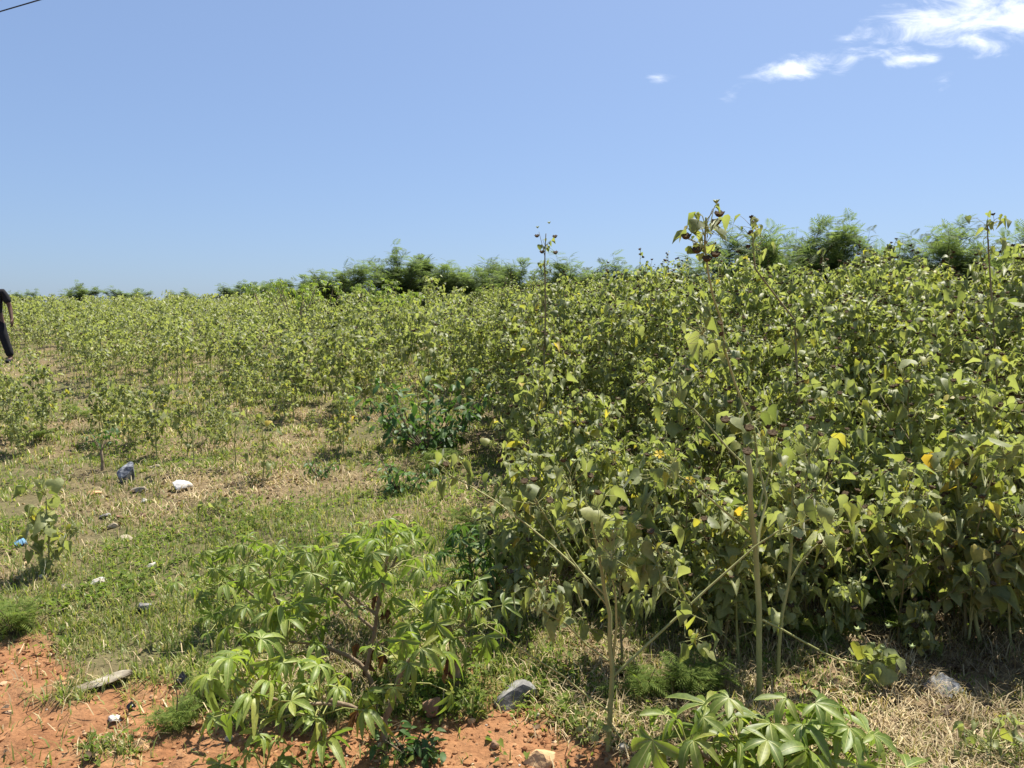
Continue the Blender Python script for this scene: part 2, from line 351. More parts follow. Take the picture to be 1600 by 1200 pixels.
OVAL = [oval(.4, .3), oval(.1, .5), oval(.6, .15)]
def palmate(n, spread, droop, fold, seed, broad=1.0):
    r = random.Random(seed); mb = MB()
    for k in range(n):
        a = R(-spread + 2 * spread * k / (n - 1) + r.uniform(-6, 6)); ln = (1 - .30 * abs(k - (n - 1) / 2) / ((n - 1) / 2)) * r.uniform(.9, 1.08)
        d = droop * r.uniform(.2, 1.9); ys = [0.02, .25, .5, .72, .9, 1.0]; ws = [.018, .082, .128, .118, .06, 0]
        tw = r.uniform(-.4, .4); V = []
        for i, y in enumerate(ys):
            zc = .22 * y - d * y ** 2.0
            for sx in (0, 1, -1):
                x = sx * ws[i] * 1.12 * broad; V.append((x, y * (1 - .12 * d * y), zc + fold * abs(x) + tw * x * y))
        V = np.array(V) * ln; ca, sa = math.cos(a), math.sin(a)
        V = np.stack([V[:, 0] * ca + V[:, 1] * sa, -V[:, 0] * sa + V[:, 1] * ca, V[:, 2]], 1)
        T = []
        for i in range(len(ys) - 1):
            A = 3 * i; B = 3 * (i + 1)
            if i == len(ys) - 2: T += [(A, A + 1, B), (A, B, A + 2)]
            else: T += [(A, A + 1, B + 1), (A, B + 1, B), (A, B + 2, A + 2), (A, B, B + 2)]
        mb.add(V, T)
    return np.concatenate(mb.v), np.concatenate(mb.t)
PALM = [palmate(7, 118, .55, .55, 1), palmate(5, 85, .75, .7, 2), palmate(7, 105, .9, .5, 3), palmate(5, 95, .4, .6, 4), palmate(6, 110, .65, .8, 5)]
def head_tpl():
    V = []; T = []; n = 12                       # ring of ripe carpels round a sunken centre
    for i in range(n):
        a = 2 * math.pi * i / n; j = .92 + .16 * (i % 2)
        V += [(.30 * math.cos(a), .30 * math.sin(a), -.28), (.52 * j * math.cos(a), .52 * j * math.sin(a), .02 + .12 * (i % 2)), (.20 * math.cos(a), .20 * math.sin(a), .06)]
    V += [(0, 0, -.42), (0, 0, -.02)]
    for i in range(n):
        A, B = 3 * i, 3 * ((i + 1) % n)
        T += [(A, B, B + 1), (A, B + 1, A + 1), (A + 1, B + 1, B + 2), (A + 1, B + 2, A + 2), (A + 2, B + 2, len(V) - 1), (B, A, len(V) - 2)]
    return np.array(V), np.array(T)
HEAD = head_tpl()
def bud_tpl():
    V = []; T = []; n = 5
    for i in range(n):
        a = 2 * math.pi * i / n; b = a + math.pi / n
        V += [(.34 * math.cos(a), .34 * math.sin(a), .12), (.62 * math.cos(a), .62 * math.sin(a), .55), (.36 * math.cos(b), .36 * math.sin(b), .18)]
    V += [(0, 0, -.2), (0, 0, .45)]
    for i in range(n):
        A, B = 3 * i, 3 * ((i + 1) % n); c, t = 3 * n, 3 * n + 1
        T += [(A, A + 2, A + 1), (A + 2, B, B + 1), (c, A + 2, A), (c, B, A + 2), (A, A + 1, t), (A + 1, A + 2, t), (A + 2, B + 1, t)]
    return np.array(V), np.array(T)
BUD = bud_tpl()
def flower_tpl():
    V = []; T = []; n = 5
    for i in range(n):
        a = 2 * math.pi * i / n; b = len(V)
        for (r, da, z) in ((.05, 0, 0), (.42, -.50, .10), (.62, -.34, .06), (.60, .30, .12), (.42, .46, .16), (.36, 0, .05)):
            V.append((r * math.cos(a + da), r * math.sin(a + da), z))
        T += [(b, b + 1, b + 5), (b + 1, b + 2, b + 5), (b + 2, b + 3, b + 5), (b + 3, b + 4, b + 5), (b + 4, b, b + 5)]
    return np.array(V), np.array(T)
FLOWER = flower_tpl()
def unit(name, tpl, mat, smooth=True): return mesh_tris(name, tpl[0], tpl[1], [mat], None, smooth)
U_HEART = [unit('heart_leaf', t, M['mallow']) for t in HEART]
U_YELLOW = [unit('yellow_heart_leaf', t, M['yellow_leaf']) for t in HEART]
U_OVAL = [unit('oval_leaf', t, M['dark_leaf']) for t in OVAL]
def palm_mesh(name, tpl, mat):
    V, T = tpl; mb = MB(); mb.add(V, T, 0)
    for b in range(0, len(V), 18):                       # pale midrib standing proud along each lobe
        c = V[b:b + 18:3]; d = c[-1] - c[0]; d[2] = 0; sx = np.cross(d, (0, 0, 1)); sx = sx / (np.linalg.norm(sx) + 1e-9); W = []; TT = []
        for i, p in enumerate(c):
            wd = .011 * (1 - .8 * i / 5); W += [p + sx * wd + (0, 0, .006), p - sx * wd + (0, 0, .006)]
        for i in range(5): TT += [(2 * i, 2 * i + 1, 2 * i + 3), (2 * i, 2 * i + 3, 2 * i + 2)]
        mb.add(W, TT, 1)
    return mb.mesh(name, [mat, M['petiole']])
U_PALM = [palm_mesh('palmate_leaf', t, M['cassava']) for t in PALM]
U_PALMB = [palm_mesh('broad_palmate_leaf', palmate(5, 92, d, f, k, 1.08), M['cassava']) for d, f, k in ((.5, .5, 21), (.75, .6, 22), (.35, .45, 23), (.6, .3, 24))]
U_PALMD = [palm_mesh('dark_palmate_leaf', t, M['dark_leaf']) for t in PALM]
U_WITHER = unit('withered_leaf', palmate(5, 40, .3, 1.6, 9), M['withered'])
U_HEAD = unit('seed_head', HEAD, M['head'], False); U_BUD = unit('bud', BUD, M['bud']); U_FLOWER = unit('flower', FLOWER, M['petal'])

# ------------------------------------------------------------------ ground
def build_ground():
    front = np.linspace(-46, 46, 380); back = np.linspace(46, 314, 90)[1:-1]
    ang = np.radians(np.concatenate([front, back])); na = len(ang)
    rad = np.concatenate([np.linspace(.05, 2.1, 14)[:-1], np.geomspace(2.1, 60, 360), np.geomspace(60, 1500, 30)[1:]]); nr = len(rad)
    X = (rad[:, None] * np.sin(ang)[None]).ravel(); Y = (rad[:, None] * np.cos(ang)[None]).ravel()
    Z = gz(X, Y)
    i = np.arange(nr - 1)[:, None]; k = np.arange(na)[None]; q = (k + 1) % na
    A = (i * na + k).ravel(); B = (i * na + q).ravel(); C = ((i + 1) * na + q).ravel(); D = ((i + 1) * na + k).ravel()
    T = np.concatenate([np.stack([A, C, B], 1), np.stack([A, D, C], 1)])
    T = np.concatenate([T, np.stack([np.full(na, nr * na), np.arange(na), (np.arange(na) + 1) % na], 1)])
    V = np.concatenate([np.stack([X, Y, Z], 1), [[0, 0, 0]]])
    me = mesh_tris('ground', V, T, [M['ground']])
    d = dirt(V[:, 0], V[:, 1])[:, None]; dr = dryness(V[:, 0], V[:, 1])[:, None]
    clod = fbm(V[:, 0] * 6, V[:, 1] * 6, 4, 31)[:, None]
    red = np.array([[.185, .078, .033]]) * (1 - clod) + np.array([[.33, .175, .085]]) * clod
    soil = np.array([[.12, .105, .05]]) * (1 - dr) + np.array([[.20, .145, .08]]) * dr
    c = red * d + soil * (1 - d)
    att = me.color_attributes.new('soil', 'FLOAT_COLOR', 'POINT')
    att.data.foreach_set('color', np.concatenate([c, np.ones((len(c), 1))], 1).astype(np.float32).ravel())
    tag(link('ground', me), 'sloping ground of red laterite soil and turf', 'ground', kind='structure')
build_ground()

# ------------------------------------------------------------------ grass, straw, litter and gravel (uncountable)
def polar(n, r0, r1, a=38.5):
    t = np.radians(nrg.uniform(-a, a, n)); r = np.exp(nrg.uniform(math.log(r0), math.log(r1), n)); return r * np.sin(t), r * np.cos(t)
def blades(x, y, length, lean, width, zoff=0.0, az=None):
    n = len(x); z = gz(x, y) - .004 + zoff; a = nrg.uniform(0, 2 * np.pi, n) if az is None else az
    dx, dy = np.cos(a), np.sin(a); sx, sy = -dy * width / 2, dx * width / 2
    c1, s1 = np.cos(lean * .6), np.sin(lean * .6); c2, s2 = np.cos(lean * 1.3), np.sin(lean * 1.3)
    m = length * .5
    mx, my, mz = x + dx * s1 * m, y + dy * s1 * m, z + c1 * m
    tx, ty, tz = mx + dx * s2 * m, my + dy * s2 * m, np.maximum(mz + c2 * m, z + .003)
    V = np.stack([np.stack([x - sx, y - sy, z], 1), np.stack([x + sx, y + sy, z], 1), np.stack([mx + sx * .8, my + sy * .8, mz], 1), np.stack([mx - sx * .8, my - sy * .8, mz], 1), np.stack([tx, ty, tz], 1)], 1).reshape(-1, 3)
    b = np.arange(n)[:, None] * 5
    T = (b[:, :, None] + np.array([[0, 1, 2], [0, 2, 3], [3, 2, 4]])[None]).reshape(-1, 3)
    return V, T
def build_grass():
    x, y = polar(330000, 2.35, 26)
    d = dirt(x, y); dr = dryness(x, y); cl = fbm(x * 3.2, y * 3.2, 3, 21); cl2 = fbm(x * 11, y * 11, 2, 22)
    keep = nrg.random(len(x)) < (1 - .93 * d) * np.clip(1.15 - dr * .95, .05, 1) * np.clip((cl * .5 + cl2 * .5 - .33) * 3.6, .05, 1)
    x, y, cl, dr = x[keep], y[keep], cl[keep], dr[keep]; n = len(x)
    sc_ = np.clip(np.hypot(x, y) / 5, 1, 2.4)
    L_ = nrg.uniform(.025, .07, n) * (.55 + 1.1 * cl) * (1 + .25 * (sc_ - 1)); lean = nrg.normal(.75, .45, n)
    V, T = blades(x, y, L_, lean, (.0050 * sc_ * nrg.uniform(.6, 1.7, n)))
    me = mesh_tris('grass', V, T, [M['grass']])
    tag(link('grass', me), 'short green grass creeping over the slope', 'grass', kind='stuff')
    # upright tufts
    x, y = polar(9000, 2.5, 22)
    keep = nrg.random(len(x)) < (1 - dirt(x, y)) * np.clip((fbm(x * 1.7, y * 1.7, 3, 71) - .40) * 4, .03, 1); x, y = x[keep], y[keep]
    m_ = 16; n = len(x) * m_; a = nrg.uniform(0, 2 * np.pi, n); rr = nrg.uniform(.002, .03, n); hs = np.repeat(nrg.uniform(.5, 1.3, len(x)), m_)
    tx, ty = np.repeat(x, m_) + np.cos(a) * rr, np.repeat(y, m_) + np.sin(a) * rr; sc_ = np.clip(np.hypot(tx, ty) / 5, 1, 2.4)
    V, T = blades(tx, ty, nrg.uniform(.03, .09, n) * hs, np.clip(nrg.normal(.95, .4, n), .05, 1.5), .0055 * sc_ * nrg.uniform(.6, 1.4, n), 0.0, a)
    tag(link('grass_tufts', mesh_tris('grass_tufts', V, T, [M['grass']])), 'scattered upright grass tufts on the slope', 'grass', kind='stuff')
    # dry straw lying flat
    x, y = polar(230000, 2.35, 20)
    d = dirt(x, y); dr = dryness(x, y); cl = fbm(x * 4, y * 4, 3, 23)
    keep = nrg.random(len(x)) < (1 - .93 * d) * np.clip(dr * 1.15 - .08, .03, 1) * np.clip((cl - .25) * 2.4, .08, 1)
    x, y = x[keep], y[keep]; n = len(x); sc_ = np.clip(np.hypot(x, y) / 5, 1, 2.2)
    V, T = blades(x, y, nrg.uniform(.03, .13, n), np.clip(nrg.normal(1.25, .35, n), .3, 1.75), .0036 * sc_ * nrg.uniform(.6, 1.6, n), nrg.uniform(0, .02, n))
    tag(link('straw', mesh_tris('straw', V, T, [M['straw']])), 'dry tan straw lying among the grass', 'straw', kind='stuff')
    # fallen leaves and chaff
    x, y = polar(30000, 2.35, 12)
    dr = dryness(x, y); keep = nrg.random(len(x)) < (1 - .9 * dirt(x, y)) * np.clip(dr * 1.2 - .35, .02, .8)
    x, y = x[keep], y[keep]; z = gz(x, y) + nrg.uniform(.002, .02, len(x)); A = []
    for i in range(len(x)):
        a = rng.uniform(0, 6.28); t = rng.uniform(-.5, .5)
        A.append(frame((x[i], y[i], z[i]), (math.cos(a), math.sin(a), t), (rng.uniform(-.6, .6), rng.uniform(-.6, .6), 1), rng.uniform(.012, .045)))
    mb = MB(); mb.put(KITE, A)
    tag(link('leaf_litter', mb.mesh('leaf_litter', [M['litter']])), 'brown fallen leaf litter under the plants', 'leaf litter', kind='stuff')
    # round-leaved creeping herbs among the grass
    x, y = polar(60000, 2.4, 9)
    cl = fbm(x * 2.1, y * 2.1, 3, 41); keep = nrg.random(len(x)) < (1 - .96 * dirt(x, y)) * np.clip((cl - .47) * 5, 0, 1) * np.clip(1.1 - dryness(x, y), .05, 1)
    x, y = x[keep], y[keep]; z = gz(x, y) + nrg.uniform(.01, .05, len(x)); A = []
    for i in range(len(x)):
        a = rng.uniform(0, 6.28)
        A.append(frame((x[i], y[i], z[i]), (math.cos(a), math.sin(a), rng.uniform(-.4, .3)), (rng.uniform(-.5, .5), rng.uniform(-.5, .5), 1), rng.uniform(.010, .034)))
    mb = MB(); mb.put(KITE, A)
    tag(link('creeping_herb', mb.mesh('creeping_herb', [M['weed']])), 'small round leaved creeping herbs among the grass', 'ground cover', kind='stuff')
    # gravel and clods on the bare soil
    bm = bmesh.new(); bmesh.ops.create_icosphere(bm, subdivisions=1, radius=1)
    v0 = np.array([v.co[:] for v in bm.verts]); t0 = np.array([[v.index for v in f.verts] for f in bm.faces]); bm.free()
    x, y = polar(26000, 2.3, 5.5); d = dirt(x, y); keep = nrg.random(len(x)) < np.clip(d * 1.0 - .12, 0.004, 1) * np.clip((fbm(x * 5, y * 5, 3, 51) - .3) * 2.8, .05, 1)
    x, y = x[keep], y[keep]; n = len(x); s = np.exp(nrg.normal(math.log(.0056), .55, n)); s = np.clip(s, .002, .017)
    z = gz(x, y) + s * .15
    P = v0[None] * (1 + nrg.uniform(-.32, .32, (n, len(v0), 1))) * (s[:, None, None] * nrg.uniform(.55, 1.35, (n, 1, 3)) * np.array([1, 1, .75]))
    V = (P + np.stack([x, y, z], 1)[:, None]).reshape(-1, 3)
    T = (t0[None] + (np.arange(n) * len(v0))[:, None, None]).reshape(-1, 3)
    tag(link('gravel', mesh_tris('gravel', V, T, [M['gravel']], None, False)), 'reddish gravel and clods on the bare soil', 'gravel', kind='stuff')
build_grass()

# ------------------------------------------------------------------ mallow weeds
class Spec:
    def __init__(s): s.stems = []; s.leaves = []; s.heads = []; s.buds = []; s.flowers = []
def dirv(az, el): return Vector((math.cos(az) * math.cos(el), math.sin(az) * math.cos(el), math.sin(el)))
def add_leaf(s, r, p, az, size, droop=None, pet=None):
    pet = size * r.uniform(.35, .8) if pet is None else pet
    d = dirv(az, r.uniform(-.1, .7)); q = Vector(p) + d * pet
    dr = r.gauss(.45, .5) if droop is None else droop
    yd = dirv(az + r.uniform(-.5, .5), -dr); nm = dirv(az, math.pi / 2 - dr) + Vector((r.uniform(-.6, .6), r.uniform(-.6, .6), 0))
    s.leaves.append((tuple(q), yd, nm, size)); s.stems.append(([p, q], .0016, .0011, 3))
def add_head(s, r, p, d, size, kind='head', ped=.04):
    d = (Vector(d) + Vector((r.uniform(-.5, .5), r.uniform(-.5, .5), r.uniform(.2, .8)))).normalized(); q = Vector(p) + d * ped
    s.stems.append(([p, q], .0016, .0014, 3))
    up = (d + Vector((0, 0, .6))).normalized(); t = Vector((-up.y, up.x, .01)).normalized()
    {'head': s.heads, 'bud': s.buds, 'flower': s.flowers}[kind].append((tuple(q), t, up, size))
def tip_cluster(s, r, p, d, ls, n=4, nh=1, nb=1, big=True):
    a0 = r.uniform(0, 6.28)
    for i in range(n): add_leaf(s, r, Vector(p) - Vector(d) * r.uniform(0, .07), a0 + i * 2.4, ls * r.uniform(.45, 1.0))
    for i in range(nh): add_head(s, r, Vector(p) - Vector(d) * r.uniform(0, .1), d, r.uniform(.024, .034) * 1.1, 'head', r.uniform(.03, .07))
    for i in range(nb): add_head(s, r, p, d, r.uniform(.013, .019), 'bud', r.uniform(.02, .05))
def mallow(seed, H, nb=16, ls=.085, dens=1.0, spread=.42, bare=.18, headp=1.0, sub=True):
    r = random.Random(seed); s = Spec()
    lx, ly = r.uniform(-.12, .12) * H, r.uniform(-.12, .12) * H; wob = r.uniform(0, 6)
    ns = 7; main = [Vector((lx * t * t + .015 * math.sin(wob + 5 * t), ly * t * t + .015 * math.cos(wob + 4 * t), H * t)) for t in [i / ns for i in range(ns + 1)]]
    s.stems.append((main, .0045 + .0042 * H, .002, 5))
    def on(t):
        f = t * ns; i = min(int(f), ns - 1); return main[i].lerp(main[i + 1], f - i)
    az = r.uniform(0, 6.28)
    for b in range(nb):
        t = bare + (.97 - bare) * (b + r.uniform(0, .8)) / nb; az += 2.4 + r.uniform(-.4, .4)
        ln = H * spread * (1.12 - .78 * t) * r.uniform(.6, 1.3); el = R(r.uniform(28, 58))
        p = on(min(t, .97)); pts = [p]; d = dirv(az, el)
        for k in range(4):
            d = (d + Vector((r.uniform(-.08, .08), r.uniform(-.08, .08), .06))).normalized(); p = p + d * ln / 4; pts.append(p.copy())
        s.stems.append((pts, .0034, .0014, 4))
        nl = max(2, int(ln / .075 * dens))
        for k in range(nl):
            f = (.25 + .75 * (k + r.random()) / nl) * 4; i = min(int(f), 3); q = pts[i].lerp(pts[i + 1], f - i)
            add_leaf(s, r, q, az + r.choice((-1, 1)) * r.uniform(.3, 1.9), ls * r.uniform(.3, 1.2))
        tip_cluster(s, r, p, d, ls, 3, 1 if r.random() < .75 * headp else 0, 1 if r.random() < .6 else 0)
        if sub:
            for k in range(1 if ln < .3 else 2):
                f = r.uniform(1.4, 3.2); i = int(f); q = pts[i].lerp(pts[i + 1], f - i); d2 = dirv(az + r.choice((-1, 1)) * r.uniform(.5, 1), R(r.uniform(30, 65))); e = q + d2 * ln * r.uniform(.25, .5)
                s.stems.append(([q, q.lerp(e, .5) + Vector((0, 0, -.01)), e], .002, .0012, 3))
                for j in range(max(2, int(2 * dens))): add_leaf(s, r, q.lerp(e, r.uniform(.3, 1)), r.uniform(0, 6.28), ls * r.uniform(.3, 1.0))
                if r.random() < .6 * headp: add_head(s, r, e, d2, r.uniform(.024, .034) * 1.1, 'head', .04)
    if H > .9:
        for k in range(r.randrange(1, 4)):                # long straight side shoots, leafy only at the end
            q = on(r.uniform(.25, .7)); a_ = r.uniform(0, 6.28); d = dirv(a_, R(r.uniform(35, 62))); ln = H * r.uniform(.32, .55); e_ = q + d * ln
            s.stems.insert(1, ([q, q.lerp(e_, .35) + Vector((0, 0, -.012)), q.lerp(e_, .7) + Vector((0, 0, -.008)), e_], .0042, .0018, 5))
            for j in range(4): add_leaf(s, r, q.lerp(e_, r.uniform(.55, 1)), r.uniform(0, 6.28), ls * r.uniform(.4, .9))
            tip_cluster(s, r, e_, d, ls, 5, 2, 1)
        if r.random() < .4:                                # seed topped leader above the canopy
            q = main[-1]; e_ = q + Vector((r.uniform(-.08, .08), r.uniform(-.08, .08), H * r.uniform(.12, .26)))
            s.stems.insert(1, ([q, q.lerp(e_, .5) + Vector((.008, 0, 0)), e_], .0028, .0016, 4))
            for j in range(6): add_leaf(s, r, q.lerp(e_, r.uniform(.1, 1)), r.uniform(0, 6.28), ls * r.uniform(.35, .7))
            for j in range(4): add_head(s, r, q.lerp(e_, r.uniform(.4, 1)), Vector((r.uniform(-1, 1), r.uniform(-1, 1), .3)), .03, 'head', .04)
    for k in range(int(7 * dens)): add_leaf(s, r, on(r.uniform(max(bare, .25), .98)), r.uniform(0, 6.28), ls * r.uniform(.7, 1.3))
    tip_cluster(s, r, main[-1], Vector((0, 0, 1)), ls, 4, 2 if headp > .5 else 0, 1)
    return s
def stem_mesh(name, s, mats, sides=None, pet=True):
    mb = MB()
    for (pts, r0, r1, n) in s.stems:
        if n == 3 and len(pts) == 2 and not pet: continue
        mb.tube(pts, r0, r1, sides or n, 0, cap=(len(pts) > 2))
    return mb.mesh(name, mats)
def realise(root, s, r, stem_mat, yellow=.05, umesh=None):
    """parts of a plant near enough to tell its leaves apart: every leaf is an object"""
    link('stem', stem_mesh('stem', s, [stem_mat]), root)
    U = umesh or U_HEART
    big = sorted(s.leaves, key=lambda l: -l[3]); cut = 260
    big, small = big[:cut], big[cut:]
    if small:
        mb = MB(); T_ = OVAL if umesh else HEART
        for k in range(len(T_)): mb.put(T_[k], [frame(*l) for l in small[k::len(T_)]])
        tag(link('small_leaves', mb.mesh('small_leaves', [M['dark_leaf' if umesh else 'mallow']]), root), kind='stuff')
    for (p, y, n, sz) in big:
        me = U[r.randrange(len(U))] if (umesh or r.random() > yellow) else U_YELLOW[r.randrange(4)]
        link('leaf', me, root, Matrix(frame(p, y, n, sz)))
    for (p, y, n, sz) in s.heads: link('seed_head', U_HEAD, root, Matrix(frame(p, y, n, sz)))
    for (p, y, n, sz) in s.buds: link('bud', U_BUD, root, Matrix(frame(p, y, n, sz)))
    for (p, y, n, sz) in s.flowers: link('flower', U_FLOWER, root, Matrix(frame(p, y, n, sz)))

# plants whose habit the photograph shows, stem by stem (pixels of the photograph, turned into places at their own depth)
def stemline(pts): return [at(*p) for p in pts]
def hero(base, lines, clusters, label, seed, ls=.085, heads=(), flowers=(), mat='stem', along=0.0, yellow=.03, group=None, name='mallow_weed', buds=(), wide=None):
    wide = wide or (2.2 if name == 'mallow_seedling' else 1.5)
    r = random.Random(seed); b = gp(*base); s = Spec(); root = thing(name, b, label, 'weed', group)
    Y0 = b.y
    def loc(px, py, dy): return at(px, py, Y0 + dy) - b
    for (pts, r0, r1, n) in lines:
        P = [loc(*q) for q in pts]
        if pts[0][0] == base[0] and pts[0][1] == base[1]: P[0] = Vector((0, 0, -.02))
        Q = [P[0]]
        for a_, b_ in zip(P, P[1:]):                          # soften the polyline
            mid = a_.lerp(b_, .5) + Vector((r.uniform(-1, 1), r.uniform(-1, 1), r.uniform(-1, 1))) * .009
            Q += [mid, b_]
        s.stems.append((Q, r0 * (1.25 if r0 < .006 else 1), r1 * 1.25, n))
        if along:
            for k in range(int((P[-1] - P[0]).length / .09 * along)):
                i = r.randrange(len(Q) // 3, len(Q) - 1); add_leaf(s, r, Q[i].lerp(Q[i + 1], r.random()), r.uniform(0, 6.28), ls * r.uniform(.4, .9))
    for (px, py, dy, n, nh, nb, k) in clusters:
        n = int(n * 1.9)
        c = loc(px, py, dy); a0 = r.uniform(0, 6.28)
        for i in range(n):
            p = c + Vector((r.uniform(-1, 1), r.uniform(-1, 1), r.uniform(-1.2, .8))) * .05 * k * wide
            s.stems.append(([c - Vector((0, 0, .04 * k)), p], .0018, .0014, 3))
            add_leaf(s, r, p, a0 + i * 2.4, ls * k * r.uniform(.35, 1.05), droop=r.gauss(.75, .5))
        for i in range(nh): add_head(s, r, c + Vector((r.uniform(-.05, .05), r.uniform(-.05, .05), r.uniform(-.05, .05))) * k, Vector((r.uniform(-1, 1), r.uniform(-1, 1), .5)), .030, 'head', r.uniform(.03, .08))
        for i in range(nb): add_head(s, r, c, Vector((r.uniform(-1, 1), r.uniform(-1, 1), .9)), .021, 'bud', r.uniform(.04, .08))
    for (px, py, dy) in heads: s.heads.append((tuple(loc(px, py, dy)), Vector((1, 0, .1)), Vector((r.uniform(-.4, .4), -.5, 1)), .044))
    for (px, py, dy) in buds: s.buds.append((tuple(loc(px, py, dy)), Vector((1, 0, .1)), Vector((0, -.2, 1)), .026))
    for (px, py, dy) in flowers:
        s.flowers.append((tuple(loc(px, py, dy)), Vector((1, 0, .1)), Vector((r.uniform(-.3, .3), -.8, .7)), .034))
    realise(root, s, r, M[mat], yellow)
    return root
hero((1187, 1095),
     [([(1187, 1095, 0), (1186, 950, 0), (1180, 850, 0), (1172, 770, -.02), (1168, 712, -.02)], .0125, .0095, 8),
      ([(1182, 880, 0), (1198, 780, .15), (1178, 670, .2), (1147, 595, .2), (1127, 500, .15), (1107, 430, .1), (1101, 385, .1), (1103, 340, .1)], .0062, .0030, 6),
      ([(1103, 345, .1), (1118, 320, .1)], .002, .0016, 4), ([(1101, 390, .1), (1072, 372, .08)], .002, .0016, 4), ([(1102, 400, .1), (1118, 378, .08)], .002, .0016, 4),
      ([(1178, 838, 0), (1110, 780, -.05), (1076, 752, -.08), (1032, 725, -.1)], .0042, .0022, 5),
      ([(1168, 730, 0), (1120, 680, .05), (1085, 640, .1), (1050, 612, .12)], .0040, .0020, 5),
      ([(1190, 968, 0), (1260, 1005, .05), (1310, 1030, .05), (1360, 1040, .05)], .0040, .0025, 5),
      ([(1185, 800, 0), (1205, 730, .05), (1210, 690, .08)], .0035, .002, 5)],
     [(1103, 345, .1, 6, 0, 0, .72), (1104, 368, .1, 5, 0, 0, .8), (1085, 378, .1, 3, 0, 0, .5), (1030, 728, -.1, 6, 0, 1, .8), (1050, 615, .12, 5, 0, 1, .85), (1368, 1030, .05, 13, 0, 3, 1.0), (1210, 690, .08, 7, 3, 1, 1.0), (1160, 660, .2, 6, 2, 1, 1.1), (1098, 505, .12, 6, 1, 0, 1.15), (1125, 530, .15, 3, 1, 0, .8)],
     'tallest mallow weed, thick pale stem with one seed topped shoot rising above the field', 11, ls=.092, yellow=0,
     heads=[(1168, 705, -.02), (1133, 655, .1), (1170, 668, .1), (1207, 676, .1), (1072, 368, .08), (1084, 358, .08), (1119, 346, .08), (1124, 333, .1), (1118, 396, .08), (1089, 390, .08), (1105, 403, .08)],
     flowers=[(1030, 710, -.1), (1078, 751, -.08)], buds=[(1119, 317, .1), (1340, 985, .05), (1388, 980, .05), (1425, 1012, .05)])
hero((950, 1172),
     [([(950, 1172, 0), (957, 1050, 0), (953, 960, 0), (940, 890, 0), (930, 840, 0), (925, 795, 0)], .0105, .004, 7),
      ([(958, 1030, 0), (962, 930, -.05), (955, 860, -.05)], .0045, .0025, 5),
      ([(952, 1112, 0), (880, 1056, -.1), (810, 1012, -.15), (757, 975, -.2)], .0034, .0016, 5),
      ([(954, 1035, 0), (885, 975, -.05), (840, 945, -.1)], .0034, .0018, 5),
      ([(948, 945, 0), (890, 870, .05), (845, 795, .1), (835, 775, .1)], .0034, .0018, 5),
      ([(946, 930, 0), (860, 850, .1), (770, 780, .15), (702, 742, .2)], .0036, .0018, 5),
      ([(957, 1058, 0), (1060, 962, .05), (1150, 880, .1), (1215, 830, .1), (1300, 795, .1)], .0048, .002, 5),
      ([(938, 890, 0), (900, 800, .1), (890, 745, .12)], .003, .0016, 5), ([(1080, 945, .05), (1050, 880, .05), (1030, 850, .05)], .003, .0016, 5),
      ([(950, 1120, 0), (975, 1160, -.08), (985, 1178, -.1)], .002, .0012, 4)],
     [(845, 935, -.1, 11, 0, 2, .7), (880, 945, -.08, 5, 0, 0, .8), (708, 735, .2, 6, 2, 1, .8), (838, 775, .1, 6, 3, 1, .8), (757, 978, -.2, 3, 0, 0, .3), (890, 745, .12, 5, 2, 1, .8), (925, 790, 0, 8, 1, 1, .9), (955, 855, -.05, 7, 1, 2, .9), (1035, 855, .05, 7, 2, 1, 1.0), (1030, 900, .05, 6, 0, 1, 1.05), (1090, 985, .05, 6, 0, 0, .9), (1300, 795, .1, 6, 1, 1, 1.0), (1235, 820, .1, 4, 0, 0, .8), (1000, 800, .1, 8, 0, 1, 1.0), (975, 880, 0, 5, 0, 0, .8), (930, 1140, -.05, 5, 0, 0, .5)],
     'slender mallow weed with long straight slanting branches at the edge of bare soil', 12, ls=.085, buds=[(868, 887, -.1), (830, 950, -.1), (962, 905, -.05)])
hero((1216, 1062), [([(1216, 1062, 0), (1222, 960, 0), (1236, 860, .02), (1240, 760, .05)], .0085, .005, 6), ([(1226, 930, 0), (1250, 880, 0), (1290, 840, 0)], .004, .002, 5), ([(1238, 830, 0), (1262, 740, .05), (1275, 690, .05)], .004, .002, 5)],
     [(1240, 755, .05, 9, 2, 2, 1.0), (1290, 840, 0, 6, 1, 1, 1.0), (1275, 690, .05, 7, 2, 1, 1.0), (1245, 810, .0, 6, 1, 0, 1.0)],
     'leaning mallow weed growing right behind the thickest stem', 13, ls=.09)
hero((1533, 1005), [([(1533, 1005, 0), (1522, 930, 0), (1512, 860, .02), (1500, 790, .05), (1490, 720, .05)], .010, .005, 6), ([(1520, 920, 0), (1555, 880, -.05), (1580, 865, -.1)], .004, .0022, 5), ([(1512, 860, 0), (1470, 830, -.1), (1440, 815, -.15)], .004, .002, 5), ([(1505, 820, 0), (1545, 760, -.05), (1570, 710, -.05)], .004, .002, 5)],
     [(1580, 880, -.1, 12, 1, 1, 1.1), (1560, 930, -.12, 7, 0, 0, 1.05), (1440, 815, -.15, 8, 1, 2, 1.0), (1490, 720, .05, 9, 2, 2, 1.0), (1570, 700, -.05, 9, 1, 2, 1.0), (1500, 830, 0, 8, 1, 1, 1.1), (1590, 800, -.1, 7, 0, 1, 1.1)],
     'broad mallow weed with large soft leaves over the clear plastic bag', 14, ls=.105)
